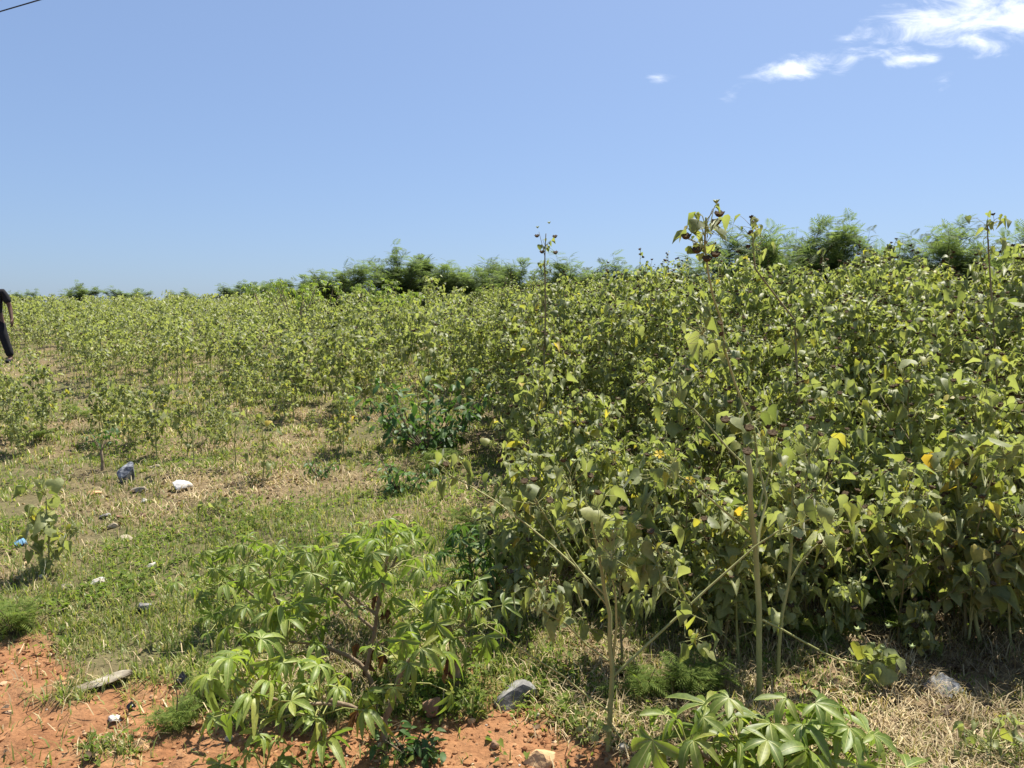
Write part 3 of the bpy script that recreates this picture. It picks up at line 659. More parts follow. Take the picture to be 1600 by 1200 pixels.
hero((1405, 905), [([(1405, 905, 0), (1412, 830, 0), (1410, 770, 0), (1400, 700, .05)], .008, .004, 6), ([(1410, 800, 0), (1370, 770, -.05), (1340, 755, -.05)], .0035, .002, 5)],
     [(1415, 760, -.05, 9, 1, 2, 1.0), (1345, 755, -.05, 8, 1, 1, 1.0), (1400, 690, .05, 9, 2, 1, 1.0), (1380, 810, 0, 7, 1, 1, 1.0)],
     'mallow weed carrying a pair of open yellow flowers', 15, ls=.09, flowers=[(1412, 742, -.12), (1411, 764, -.12)])
hero((1528, 880), [([(1528, 880, 0), (1530, 760, 0), (1525, 660, 0), (1520, 610, 0)], .008, .004, 6)],
     [(1520, 610, 0, 8, 2, 1, 1.0), (1530, 690, 0, 9, 2, 1, 1.0), (1550, 650, 0, 8, 1, 1, 1.0)], 'mallow weed with a single orange yellow flower among dark seed heads', 16, ls=.09, flowers=[(1529, 594, -.1)])
hero((852, 760), [([(852, 760, 0), (850, 640, 0), (852, 500, .05), (851, 420, .1), (853, 365, .1)], .011, .003, 6), ([(851, 400, .1), (842, 362, .1)], .002, .0015, 4)],
     [(852, 380, .1, 5, 0, 0, .55), (853, 415, .1, 5, 0, 0, .65), (850, 470, .1, 8, 1, 1, 1.0), (850, 540, .05, 9, 2, 1, 1.0)], 'mallow weed with a narrow seed topped shoot high above the leafy canopy', 17, ls=.085,
     heads=[(839, 368, .1), (867, 369, .1), (847, 393, .1), (868, 394, .1)], buds=[(858, 349, .1), (840, 356, .1)], mat='stem_dark')
hero((1262, 860), [([(1262, 860, .0), (1250, 650, .05), (1242, 500, .1), (1180, 420, .1), (1176, 345, .1)], .009, .003, 6)],
     [(1178, 350, .1, 6, 2, 0, .8), (1180, 380, .1, 5, 2, 0, .9), (1246, 520, .1, 8, 1, 1, 1.0), (1250, 600, .05, 8, 2, 1, 1.0)], 'bent stemmed mallow weed in front of the wide feathery bush', 18, ls=.085, mat='stem_dark')
hero((1560, 830), [([(1560, 830, 0), (1560, 650, .05), (1552, 500, .1), (1545, 400, .1), (1543, 345, .1)], .009, .003, 6)],
     [(1543, 345, .1, 6, 1, 0, .9), (1546, 385, .1, 5, 1, 0, .8), (1552, 470, .1, 8, 2, 1, 1.0), (1556, 560, .05, 8, 2, 1, 1.0)], 'tall mallow weed with drooping top leaves in front of a feathery shrub', 19, ls=.10, mat='stem_dark')
# seedlings on the open grass
hero((78, 893), [([(78, 893, 0), (76, 840, 0), (72, 790, 0), (70, 762, 0)], .006, .003, 5), ([(76, 845, 0), (100, 830, 0), (118, 828, -.02)], .003, .0018, 4)],
     [(70, 765, 0, 6, 0, 0, .8), (66, 800, 0, 8, 0, 0, .9), (80, 825, 0, 8, 0, 0, .9), (115, 830, -.02, 5, 0, 0, .7), (62, 850, 0, 7, 0, 0, .8), (85, 865, 0, 6, 0, 0, .8)], 'lone leafy mallow seedling on short grass beside a blue scrap', 21, ls=.10, name='mallow_seedling', wide=1.25, yellow=0)
hero((303, 734), [([(303, 734, 0), (301, 690, 0), (296, 640, 0), (290, 610, 0)], .007, .003, 5), ([(302, 700, 0), (330, 680, 0)], .003, .002, 4), ([(299, 670, 0), (275, 650, 0)], .003, .002, 4)],
     [(290, 612, 0, 8, 0, 0, .8), (330, 678, 0, 6, 0, 0, .7), (275, 648, 0, 6, 0, 0, .8), (298, 645, 0, 6, 0, 0, .8)], 'thin upright mallow sapling with a bare lower stem in dry grass', 22, name='mallow_seedling')
hero((410, 748), [([(410, 748, 0), (412, 700, 0), (410, 655, 0)], .006, .003, 5)],
     [(410, 655, 0, 7, 0, 0, .9), (415, 680, 0, 8, 0, 0, .9), (408, 710, 0, 8, 0, 0, .8), (418, 730, 0, 5, 0, 0, .8)], 'pale drooping mallow seedling at the edge of the dry patch', 23, name='mallow_seedling')
hero((368, 730), [([(368, 730, 0), (366, 690, 0), (370, 650, 0)], .005, .0025, 5)], [(370, 650, 0, 7, 0, 0, .8), (362, 680, 0, 6, 0, 0, .7), (375, 690, 0, 4, 0, 0, .7)], 'spindly mallow seedling between two taller saplings', 24, name='mallow_seedling')
hero((193, 690), [([(193, 690, 0), (190, 640, 0), (185, 600, 0)], .006, .003, 5)], [(185, 600, 0, 8, 0, 0, .9), (195, 630, 0, 8, 0, 0, .9), (180, 650, 0, 5, 0, 0, .8)], 'thin mallow sapling behind the little cut tree', 25, name='mallow_seedling')
hero((338, 800), [([(338, 800, 0), (338, 780, 0)], .004, .003, 4)], [(338, 778, 0, 6, 0, 0, .7), (342, 790, 0, 4, 0, 0, .6)], 'tiny mallow seedling beside a black stick on dry grass', 26, name='mallow_seedling')
hero((530, 690), [([(530, 690, 0), (528, 660, 0), (535, 640, 0)], .005, .003, 4)], [(535, 655, 0, 8, 0, 0, .9), (528, 670, 0, 6, 0, 0, .9)], 'mallow seedling with yellowing leaves in dry grass', 27, yellow=.5, name='mallow_seedling')
hero((1545, 1195), [([(1545, 1195, 0), (1548, 1165, 0), (1550, 1140, 0)], .004, .003, 4), ([(1548, 1165, 0), (1590, 1150, .02)], .003, .002, 4), ([(1547, 1175, 0), (1510, 1165, -.02)], .003, .002, 4)],
     [(1550, 1142, 0, 6, 0, 0, .8), (1590, 1150, .02, 6, 0, 0, .8), (1512, 1165, -.02, 5, 0, 0, .8), (1560, 1175, -.05, 6, 0, 0, .9)], 'low grey green mallow seedling in the shaded brown litter', 28, ls=.075, name='mallow_seedling', yellow=0)

# the field: dense stand of mallow weeds; edge line in pixels, everything behind it is planted
EDGE = [gp(*p) for p in [(1660, 1060), (1600, 1050), (1450, 1010), (1300, 970), (1150, 945), (1000, 915), (900, 880), (820, 825), (740, 745), (640, 705), (520, 675), (430, 690), (360, 655), (300, 630), (220, 640), (150, 630), (60, 660), (0, 690), (-120, 700)]]
def behind_edge(x, y):
    a = math.atan2(x, y); best = None
    for p, q in zip(EDGE, EDGE[1:]):
        a0, a1 = math.atan2(p.x, p.y), math.atan2(q.x, q.y)
        if a1 <= a <= a0:
            t = (a - a0) / (a1 - a0); return math.hypot(x, y) - math.hypot(p.x + (q.x - p.x) * t, p.y + (q.y - p.y) * t)
    return math.hypot(x, y) - (4 if x > 0 else 9)
def side(x, y): return float(sstep(-.42, .30, x / max(y, .1)))       # 0 on the open slope, 1 in the tall stand
SHRUB = gp(668, 705)
def scatter():
    pts = []; cell = {}; r = random.Random(99)
    def ok(x, y, d):
        c = (int(x // .8), int(y // .8))
        for i in (-1, 0, 1):
            for j in (-1, 0, 1):
                for (a, b) in cell.get((c[0] + i, c[1] + j), ()):
                    if (a - x) ** 2 + (b - y) ** 2 < d * d: return False
        cell.setdefault(c, []).append((x, y)); return True
    nr = np.random.default_rng(99); n = 34000                 # even over the area
    ys = np.sqrt(nr.uniform(3.3 ** 2, 45 ** 2, n)); xs = nr.uniform(-.76, .76, n) * ys + nr.uniform(-1, 1, n); gaps = fbm(xs * .55, ys * .55, 3, 61)
    for i_ in range(n):
        x, y = float(xs[i_]), float(ys[i_])
        e = behind_edge(x, y)
        if e < 0: continue
        if x / y < -.60 and 10.5 < y < 15.3: continue          # trodden lane where the person walks
        if (x - SHRUB.x) ** 2 * .9 + (y - SHRUB.y) ** 2 * 1.2 < .62 or (abs(x / y - SHRUB.x / SHRUB.y) < .085 and y < SHRUB.y): continue
        s = side(x, y); gap = float(gaps[i_])
        if s < .6 and y < 11 and gap < .40: continue
        if s < .45 and e < 3.5 * r.random() ** 1.5: continue
        if e < 2.0 and r.random() < .5: continue
        d = (.36 if s > .5 else .38) + .012 * max(0, y - 10)
        if ok(x, y, d): pts.append((x, y, s, e))
    pts.sort(key=lambda p: p[0] ** 2 + p[1] ** 2)
    return pts
PTS = scatter()
def stragglers():
    r = random.Random(17); out = []
    for _ in range(46):
        p = gp(r.uniform(-20, 640), r.uniform(600, 715)); out.append((p.x, p.y, -1.0, .2))
    for _ in range(64):
        p = gp(r.uniform(800, 1590), r.uniform(850, 1040)); out.append((p.x, p.y, -2.0, .2))
    return out
PTS = sorted(PTS + stragglers(), key=lambda p: p[0] ** 2 + p[1] ** 2)
def plant_height(x, y, s, e, r):
    if s < -1.5: return r.uniform(.22, .9)
    if s < 0: return r.uniform(.30, .75)
    if x / y < -.60 and y < 15: return r.uniform(.3, .5)
    h = (.88 + .62 * s) * r.uniform(.66, 1.2) * (1.2 if r.random() < .03 else 1)
    h *= 1 - .50 * (1 - min(1, max(0, e) / 2.8)) * s
    if y < 14 and s < .5: h *= .85 + .15 * min(1, e)
    return h * (1 + .05 * s - .16 * s * float(sstep(7, 14, y)))
N_LEAFY, N_SINGLE = 76, 300
LAB = {True: ('tall grey green mallow weed with dark seed heads crowding the dense stand', 'tall mallow weeds of the dense stand'),
       False: ('low pale mallow weed with small heart shaped leaves on the open slope', 'low mallow weeds of the open slope')}
def joined_parts(name, s, far=False):
    mb = MB(); F_ = [frame(p, y, n, sz) for (p, y, n, sz) in s.leaves]
    if far: mb.put(KITE, F_)
    else:
        for k in range(len(HEART)): mb.put(HEART[k], F_[k::len(HEART)])
    fo = mb.mesh(name + '_foliage', [M['mallow_far' if far else 'mallow']])
    st = stem_mesh(name + '_stem', s, [M['stem']], sides=3 if far else None, pet=not far)
    mb = MB(); mb.put(HEAD, [frame(*h) for h in s.heads]) if s.heads else None
    hd = mb.mesh(name + '_heads', [M['head']], False) if s.heads else None
    mb = MB()
    if s.buds: mb.put(BUD, [frame(*h) for h in s.buds])
    bd = mb.mesh(name + '_buds', [M['bud']]) if s.buds else None
    return st, fo, hd, bd
def build_field():
    r = random.Random(5)
    tall = [joined_parts('tall_mallow', mallow(200 + i, 1.6, nb=26, ls=.072, dens=2.3, headp=1.5, bare=.08)) for i in range(8)]
    low = [joined_parts('low_mallow', mallow(300 + i, .8, nb=13, ls=.062, dens=1.7, spread=.40, bare=.15, headp=.4)) for i in range(7)]
    for i, (x, y, s, e) in enumerate(PTS[:N_SINGLE]):
        h = plant_height(x, y, s, e, r); s_ = s; T = s > .5; z = g1(x, y) - .02
        lab, grp = LAB[T]
        if T and i < N_LEAFY: lab, grp = 'broad leaved mallow weed in the front row of the dense stand', 'front row of the dense mallow stand'
        if s < -1.5: lab, grp = 'slender straggling mallow weed in brown litter before the dense stand', 'straggling mallow weeds before the dense stand'
        elif s < 0: lab, grp = 'short young mallow weed scattered in the dry grass', 'young mallow weeds in the dry grass'
        root = thing('mallow_weed', (x, y, z), lab, 'weed', grp, r.uniform(0, 6.28))
        if i < N_LEAFY:
            sp = mallow(1000 + i, h, nb=int(9 + 9 * h), ls=.078 if T else .062, dens=1.8, headp=1.2 if T else .4, spread=.40 if T else .5, bare=.12)
            if T and r.random() < .12: add_head(sp, r, Vector(sp.leaves[-1][0]) + Vector((0, 0, .02)), Vector((0, 0, 1)), .034, 'flower', .03)
            realise(root, sp, r, M['stem' if r.random() < .6 else 'stem_dark'], .02)
        else:
            st, fo, hd, bd = (tall if T else low)[r.randrange(8 if T else 7)]
            k = h / (1.6 if T else .8); root.scale = (k * r.uniform(.9, 1.15), k * r.uniform(.9, 1.15), k)
            link('stem', st, root); tag(link('foliage', fo, root), kind='stuff')
            if hd: tag(link('seed_heads', hd, root), kind='stuff')
            if bd: tag(link('buds', bd, root), kind='stuff')
    # the rest of the field, one mass
    def proto(seed, H, nb, ls, dens, tpl, hp):
        s = mallow(seed, H, nb=nb, ls=ls, dens=dens, headp=hp, spread=.42, bare=.3, sub=False)
        A = MB(); A.put(tpl, [frame(*l) for l in s.leaves], 0)
        for (pts, r0, r1, n) in [q for q in s.stems if len(q[0]) > 2][:9]:
            A.tube(pts[::2] if len(pts) > 4 else pts, r0 * 1.2, r1 * 1.4, 3, 1, False)
        if s.heads:
            hv = (np.array([(.5, 0, 0), (-.25, .43, 0), (-.25, -.43, 0), (0, 0, .4), (0, 0, -.4)]), np.array([(0, 1, 3), (1, 2, 3), (2, 0, 3), (1, 0, 4), (2, 1, 4), (0, 2, 4)]))
            A.put(hv, [frame(h[0], h[1], h[2], h[3] * 1.3) for h in s.heads], 2)
        return np.concatenate(A.v), np.concatenate(A.t), np.concatenate(A.m)
    mt = [proto(400 + i, 1.6, 24, .078, 2.4, KITE2, 1.4) for i in range(6)]; ml = [proto(420 + i, .8, 14, .066, 2.1, KITE2, .3) for i in range(6)]
    ft = [proto(440 + i, 1.6, 16, .105, 1.0, KITE2, .8) for i in range(5)]; fl = [proto(460 + i, .8, 10, .09, 1.0, KITE2, .2) for i in range(5)]
    V, T_, Mi, n = [], [], [], 0
    for (x, y, s, e) in PTS[N_SINGLE:]:
        h = plant_height(x, y, s, e, r); T = s > .5
        lib = (mt if T else ml) if y < 21 else (ft if T else fl)
        v, t, m = lib[r.randrange(len(lib))]; k = h / (1.6 if T else .8); a = r.uniform(0, 6.28); ca, sa = math.cos(a) * k, math.sin(a) * k
        W = np.stack([v[:, 0] * ca - v[:, 1] * sa + x, v[:, 0] * sa + v[:, 1] * ca + y, v[:, 2] * k + g1(x, y) - .02], 1)
        V.append(W); T_.append(t + n); Mi.append(m); n += len(v)
    me = mesh_tris('mallow_field', np.concatenate(V), np.concatenate(T_), [M['mallow_far'], M['stem'], M['head']], np.concatenate(Mi))
    tag(link('mallow_field', me), 'far field of mallow weeds merging into one green mass up the slope', 'weeds', kind='stuff')
    print('field plants', len(PTS), 'tris', sum(len(t) for t in T_))
build_field()

# ------------------------------------------------------------------ cassava plants
def crown(s, r, p, n, size, lo=-.1, hi=1.25, pet=(.10, .19), bias=None):
    a0 = r.uniform(0, 6.28)
    for i in range(n):
        az = a0 + i * 2.4 + r.uniform(-.3, .3); el = lo + (hi - lo) * (i + .5) / n + r.uniform(-.15, .15)
        d = dirv(az, el); L_ = r.uniform(*pet) * (1.15 - .35 * i / n); st = Vector(p) - Vector((0, 0, .10 * (1 - i / n)))
        q = st + d * L_; mid = st.lerp(q, .55) + Vector((0, 0, .018))
        s.pet.append(([st, mid, q], .0028, .0018))
        dr = r.gauss(.4, .5); yd = dirv(az + r.uniform(-.35, .35), -dr); nm = dirv(az, math.pi / 2 - dr) + Vector((r.uniform(-.55, .55), r.uniform(-.55, .55), .2))
        s.leaves.append((tuple(q), yd, nm, size * r.uniform(.55, 1.12) * (1 - .25 * i / n)))
def cassava(base, lines, crowns, label, seed, size=.135, U=None, off=None, wither=(), group=None, ground=None):
    r = random.Random(seed); b = gp(*base) if ground is None else ground
    root = thing('cassava_plant', b, label, 'cassava', group); s = Spec(); s.pet = []; mb = MB()
    def loc(px, py, dy): return at(px, py, b.y + dy) - b
    for (pts, r0, r1) in lines:
        P = [loc(*q) for q in pts]
        if tuple(pts[0][:2]) == tuple(base): P[0] = Vector((0, 0, -.03))
        Q = [P[0]]
        for a_, b_ in zip(P, P[1:]): Q += [a_.lerp(b_, .5) + Vector((r.uniform(-1, 1), r.uniform(-1, 1), r.uniform(-1, 1))) * .006, b_]
        mb.tube(Q, r0, r1, 8, 0)
    for (px, py, dy, n) in crowns: crown(s, r, loc(px, py, dy), int(n * 1.35), size * .94)
    for (pts, r0, r1) in s.pet: mb.tube(pts, r0, r1, 4, 1, False)
    link('stem', mb.mesh('cassava_stem', [M['bark'], M['petiole']]), root)
    U = U or U_PALM
    for (p, y, n, sz) in s.leaves: link('leaf', U[r.randrange(len(U))], root, Matrix(frame(p, y, n, sz)))
    for (px, py, dy) in wither:
        p = loc(px, py, dy); link('withered_leaf', U_WITHER, root, Matrix(frame(p, (r.uniform(-.2, .2), r.uniform(-.2, .2), -1), (r.uniform(-1, 1), -1, .1), r.uniform(.07, .11))))
    return root
cassava((605, 1172), [([(605, 1172, 0), (601, 1125, 0), (619, 1078, .02), (627, 1048, .02), (640, 1030, .02)], .013, .009), ([(601, 1128, 0), (575, 1112, -.03), (545, 1102, -.06), (505, 1090, -.1)], .010, .007), ([(545, 1102, -.06), (470, 1100, -.15), (420, 1090, -.2)], .007, .005)],
        [(632, 1030, .02, 10), (500, 1085, -.1, 11), (415, 1085, -.2, 11), (380, 1050, -.2, 7)], 'cassava plant with a forked brown stem rooted in red soil', 31, wither=[(560, 1110, .05), (640, 1140, .1)], size=.14)
cassava((600, 1085), [([(600, 1085, 0), (572, 1048, 0), (545, 1025, -.02), (500, 1010, -.06), (455, 1003, -.1)], .011, .007), ([(572, 1048, 0), (586, 985, .03), (598, 910, .05), (605, 870, .05)], .009, .006), ([(586, 985, .03), (530, 930, .02), (490, 905, 0)], .007, .005)],
        [(450, 985, -.1, 12), (605, 865, .05, 11), (490, 895, 0, 12), (555, 905, .02, 7), (400, 985, -.1, 6)], 'spreading cassava plant with a stem bent low over the grass', 32, wither=[(560, 1005, .1), (585, 1015, .1), (600, 1020, .1), (575, 1030, .1), (550, 1050, .1), (500, 1050, .1)])
cassava((716, 1073), [([(716, 1073, 0), (712, 1035, 0), (705, 1000, 0), (700, 975, 0)], .017, .011), ([(705, 1000, 0), (735, 960, -.02)], .008, .006)],
        [(695, 965, 0, 13), (730, 950, -.02, 9), (665, 945, -.02, 6)], 'cassava plant with a thick straight stump like stem', 33, wither=[(700, 1015, -.1), (703, 1040, -.1), (640, 1050, 0)])
cassava((592, 985), [([(592, 985, 0), (588, 960, 0), (600, 905, 0), (625, 860, 0)], .011, .007), ([(588, 960, 0), (550, 930, 0), (520, 890, 0)], .008, .006)],
        [(628, 850, 0, 12), (560, 860, 0, 9), (520, 880, 0, 8)], 'bushy cassava plant at the back of the clump', 34, wither=[(590, 930, 0), (600, 950, 0)])
cassava((470, 1000), [([(470, 1000, 0), (440, 960, 0), (395, 930, 0), (345, 895, 0)], .008, .005), ([(440, 960, 0), (425, 920, 0), (420, 890, 0)], .007, .005)],
        [(335, 890, 0, 12), (420, 885, 0, 10), (355, 935, 0, 8), (385, 870, .05, 6)], 'cassava plant with one pale stem slanting out over the turf', 35, size=.105)
cassava((737, 915), [([(737, 915, 0), (735, 880, 0), (728, 850, 0)], .010, .007), ([(735, 880, 0), (765, 860, 0)], .006, .005)], [(725, 850, 0, 10), (765, 862, 0, 7), (712, 875, 0, 6)], 'dark leaved young cassava plant beside feathery weeds', 36, U=U_PALMD)
g6 = Vector((at(1190, 1290, 2.42).x, 2.42, 0)); g6.z = g1(g6.x, g6.y)
cassava((0, 0), [([(1190, 1300, 0), (1185, 1230, 0), (1165, 1160, .05)], .012, .008), ([(1185, 1235, 0), (1240, 1180, .05), (1255, 1150, .05)], .009, .006), ([(1185, 1235, 0), (1100, 1180, 0), (1080, 1160, 0)], .009, .006), ([(1240, 1180, .05), (1310, 1165, .02)], .006, .005)],
        [(1155, 1150, .05, 9), (1255, 1140, .05, 9), (1075, 1160, 0, 9), (1325, 1165, .02, 7), (1200, 1200, -.05, 8), (1280, 1215, -.05, 6)], 'lush bright cassava plant standing alone at the road edge', 37, size=.19, ground=g6, U=U_PALMB)
g7 = Vector((at(415, 1260, 2.62).x, 2.62, 0)); g7.z = g1(g7.x, g7.y)
cassava((0, 0), [([(415, 1270, 0), (415, 1230, 0), (412, 1200, 0)], .009, .006)], [(412, 1205, 0, 8)], 'low cassava shoot growing out of bare red soil', 38, ground=g7)
for i, (px, Y, h, lab) in enumerate([(465, 17, 1.5, 'pale leaved cassava shrub left of a feathery bush, up in the weeds'), (505, 19, 1.5, 'pale leaved cassava shrub below the round feathery bush'), (590, 18, 1.45, 'wide pale leaved cassava shrub below the tallest feathery bush'), (615, 16.5, 1.3, 'silvery leaved cassava shrub half sunk in the mallow field'), (420, 20, 1.5, 'dark stemmed cassava shrub standing by the skyline')]):
    x = (px - 800) / F * Y; g = Vector((x, Y, g1(x, Y))); r = random.Random(70 + i); root = thing('cassava_shrub', g, lab, 'cassava', rz=r.uniform(0, 6))
    s = Spec(); s.pet = []; mb = MB()
    for k in range(5):
        a = k * 1.26 + r.uniform(-.3, .3); e = Vector((math.cos(a) * .45, math.sin(a) * .45, h * r.uniform(.75, 1))); mb.tube([(0, 0, -.02), (e.x * .3, e.y * .3, h * .4), tuple(e)], .016, .009, 5, 0); crown(s, r, e, 9, .15, pet=(.12, .24))
    for (pts, r0, r1) in s.pet: mb.tube(pts, r0, r1, 3, 1, False)
    link('stem', mb.mesh('cassava_shrub_stem', [M['bark'], M['petiole']]), root)
    for (p, y, n, sz) in s.leaves: link('leaf', U_PALM[r.randrange(5)], root, Matrix(frame(p, y, n, sz)))

# ------------------------------------------------------------------ feathery bushes on the skyline
def frond_tpl(n=9):
    V = []; T = []
    def strip(a, b, wd):
        a = Vector(a); b = Vector(b); s = (b - a).cross(Vector((0, 0, 1))).normalized() * wd; k = len(V); m_ = a.lerp(b, .55)
        V.extend([tuple(a), tuple(m_ + s), tuple(b), tuple(m_ - s)]); T.extend([(k, k + 1, k + 2), (k, k + 2, k + 3)])
    for i in range(n):
        t = (i + .6) / n; y = t; z = .1 * t - .45 * t * t; l = .42 * math.sin(math.pi * (.22 + .68 * t))
        for sg in (1, -1): strip((0, y, z), (sg * l, y + .20, z - .10 + .04 * sg), .030)
    strip((0, 0, 0), (0, 1.15, -.5), .014)
    return np.array(V), np.array(T)
FROND = frond_tpl()
def bush(seed, H, W, n_limb, n_frond, fr=(.14, .24)):
    r = random.Random(seed); tr = MB(); A = []; tips = []
    for k in range(n_limb):
        a = k * 2.4 + r.uniform(-.4, .4); hh = H * r.uniform(.55, 1.0); rad = W * .5 * math.sqrt((k + .5) / n_limb) * r.uniform(.6, 1.1)
        e = Vector((math.cos(a) * rad, math.sin(a) * rad, hh)); m1 = Vector((e.x * .35, e.y * .35, hh * .45))
        P = [Vector((r.uniform(-.06, .06), r.uniform(-.06, .06), -.03)), m1, m1.lerp(e, .55) + Vector((0, 0, .05)), e]
        tr.tube(P, .022, .004, 5)
        for j in range(12):
            f = r.uniform(.12, 1) * 3; i = min(int(f), 2); p = P[i].lerp(P[i + 1], f - i); d = dirv(r.uniform(0, 6.28), r.uniform(.1, 1.1)); q = p + d * H * r.uniform(.10, .24)
            tr.tube([p, p.lerp(q, .5) + Vector((0, 0, .02)), q], .006, .002, 3, 0, False); tips.append((p, q))
        top = e + Vector((r.uniform(-.1, .1), r.uniform(-.1, .1), H * r.uniform(.06, .22))); tr.tube([P[2], e, top], .005, .002, 3, 0, False); tips += [(P[2], e), (e, top)]
    for k in range(n_frond):
        p, q = tips[r.randrange(len(tips))]; c = p.lerp(q, r.uniform(-.1, 1.02)); az = r.uniform(0, 6.28); el = r.gauss(.4, .5)
        A.append(frame(tuple(c), dirv(az, el), dirv(az, el + 1.57) + Vector((r.uniform(-.4, .4), r.uniform(-.4, .4), 0)), r.uniform(*fr)))
    cr = MB(); cr.put(FROND, A)
    return tr.mesh('bush_trunk', [M['twig']]), cr.mesh('bush_crown', [M['feather']], False)
BUSH = [bush(1, 2.2, 2.6, 15, 2300, (.16, .30)), bush(2, 2.5, 2.1, 12, 2000, (.16, .30)), bush(3, 2.0, 3.0, 17, 2700, (.16, .30)), bush(4, 2.7, 2.6, 13, 2200, (.16, .30))]
BH = [2.4, 2.8, 2.2, 3.0]
for (px, top, Y, k, lab) in [
    (545, 402, 24, 0, 'round feathery bush rising behind pale cassava shrubs'), (626, 382, 25, 1, 'tallest slim feathery bush with two pointed tops on the ridge'), (662, 396, 26, 3, 'feathery bush leaning beside the twin pointed one'),
    (700, 418, 25, 2, 'low feathery bush filling the dip between taller bushes'), (752, 400, 25, 0, 'feathery bush with bare twigs at its top'), (800, 408, 23, 2, 'broad dark feathery bush behind the seed topped shoot'),
    (898, 398, 22, 0, 'feathery bush directly right of the seed topped shoot'), (960, 398, 22, 1, 'thin feathery bush poking over the mallow canopy'), (1045, 412, 22, 0, 'small feathery bush left of the tallest weed'),
    (1160, 372, 19, 3, 'pale feathery bush behind the tallest weed'), (1225, 345, 19, 2, 'wide dense feathery bush, largest mass on the skyline'), (1290, 348, 19.5, 0, 'dark side of the large bush mass with arching sprays'), (1338, 360, 19, 1, 'slender feathery bush closing the large mass'),
    (1400, 392, 20, 2, 'low feathery bush in the gap between two tall masses'), (1462, 362, 17, 0, 'feathery bush with twiggy rounded top'), (1520, 332, 17, 3, 'tall airy feathery bush with sky between its stems'), (1592, 345, 16, 1, 'feathery bush drooping at the end of the skyline'), (1660, 350, 16, 0, 'feathery bush at the far end of the ridge'),
    (478, 432, 30, 2, 'small feathery bush on the open skyline'), (370, 440, 40, 0, 'pale low shrub on the left crest of the slope'), (410, 440, 42, 2, 'dark small shrub on the crest beyond the field'), (290, 452, 44, 0, 'flat topped dark shrub far on the crest'), (205, 450, 44, 2, 'spreading dark shrub far on the crest'), (130, 440, 41, 1, 'spindly leafy shrub standing above the crest'), (40, 452, 40, 0, 'thin shrub on the crest beside the person')]:
    x = (px - 800) / F * Y; z = g1(x, Y); H = at(px, top, Y).z - z; s = H / BH[k] * .97
    root = thing('feathery_bush', (x, Y, z - .02), lab, 'bush', 'feathery bushes on the skyline', rng.uniform(0, 6.28)); wd = max(1.15, min(1.6, 1.15 / max(s, .4)))
    root.scale = (s * wd, s * wd, s)
    link('trunk', BUSH[k][0], root); tag(link('crown', BUSH[k][1], root), kind='stuff')

# ------------------------------------------------------------------ dark glossy shrub, cut sapling, feathery weeds
def glossy(base, W, H, n, label, seed, ls=.075, mat='twig'):
    r = random.Random(seed); b = gp(*base); root = thing('glossy_shrub', b, label, 'shrub'); s = Spec()
    for k in range(n):
        a = k * 2.4; e = Vector((math.cos(a) * W * .5 * r.uniform(.4, 1), math.sin(a) * W * .35 * r.uniform(.4, 1), H * r.uniform(.45, 1))); m_ = Vector((e.x * .5, e.y * .5, e.z * .35))
        P = [Vector((0, 0, -.02)), m_, e]; s.stems.append((P, .008, .002, 4))
        for j in range(17): add_leaf(s, r, m_.lerp(e, r.uniform(-.6, 1.02)) + Vector((r.uniform(-.05, .05), r.uniform(-.05, .05), 0)), r.uniform(0, 6.28), ls * r.uniform(.6, 1.2), droop=r.gauss(.35, .4))
    realise(root, s, r, M[mat], 0, U_OVAL)
glossy((668, 705), 1.75, .85, 26, 'dark glossy leaved shrub in front of the pale weeds', 51, ls=.11)
glossy((625, 770), .5, .26, 8, 'small bright leaved shrub at the foot of the dark one', 52)
glossy((500, 745), .3, .16, 5, 'little dark green tuft in dry grass', 53, ls=.05)
glossy((1400, 960), .55, .38, 10, 'shaded leafy shrub under the tall mallows', 54, ls=.07)
glossy((640, 1178), .30, .10, 6, 'dark low herb at the foot of the forked cassava stem', 55, ls=.05)
def sapling():
    r = random.Random(61); b = gp(160, 735); root = thing('cut_sapling', b, 'little cut back tree with a thick bare stem and tufted top', 'sapling'); mb = MB()
    mb.tube([(0, 0, -.03), (.004, 0, .08), (-.006, 0, .19)], .016, .012, 7, 0)
    s = Spec()
    for k in range(9):
        a = k * 2.4; e = Vector((math.cos(a) * .12 * r.uniform(.4, 1.2), math.sin(a) * .12, .19 + r.uniform(.0, .16))); mb.tube([(-.006, 0, .18), tuple(e)], .004, .002, 4, 0)
        for j in range(7): add_leaf(s, r, e + Vector((r.uniform(-.05, .05), r.uniform(-.05, .05), r.uniform(-.04, .04))), r.uniform(0, 6.28), .05 * r.uniform(.6, 1.2), droop=r.gauss(.4, .4))
    link('trunk', mb.mesh('sapling_trunk', [M['bark']]), root)
    for (p, y, n, sz) in s.leaves: link('leaf', U_OVAL[r.randrange(3)], root, Matrix(frame(p, y, n, sz)))
sapling()
U_FROND = unit('frond', FROND, M['weed'], False)
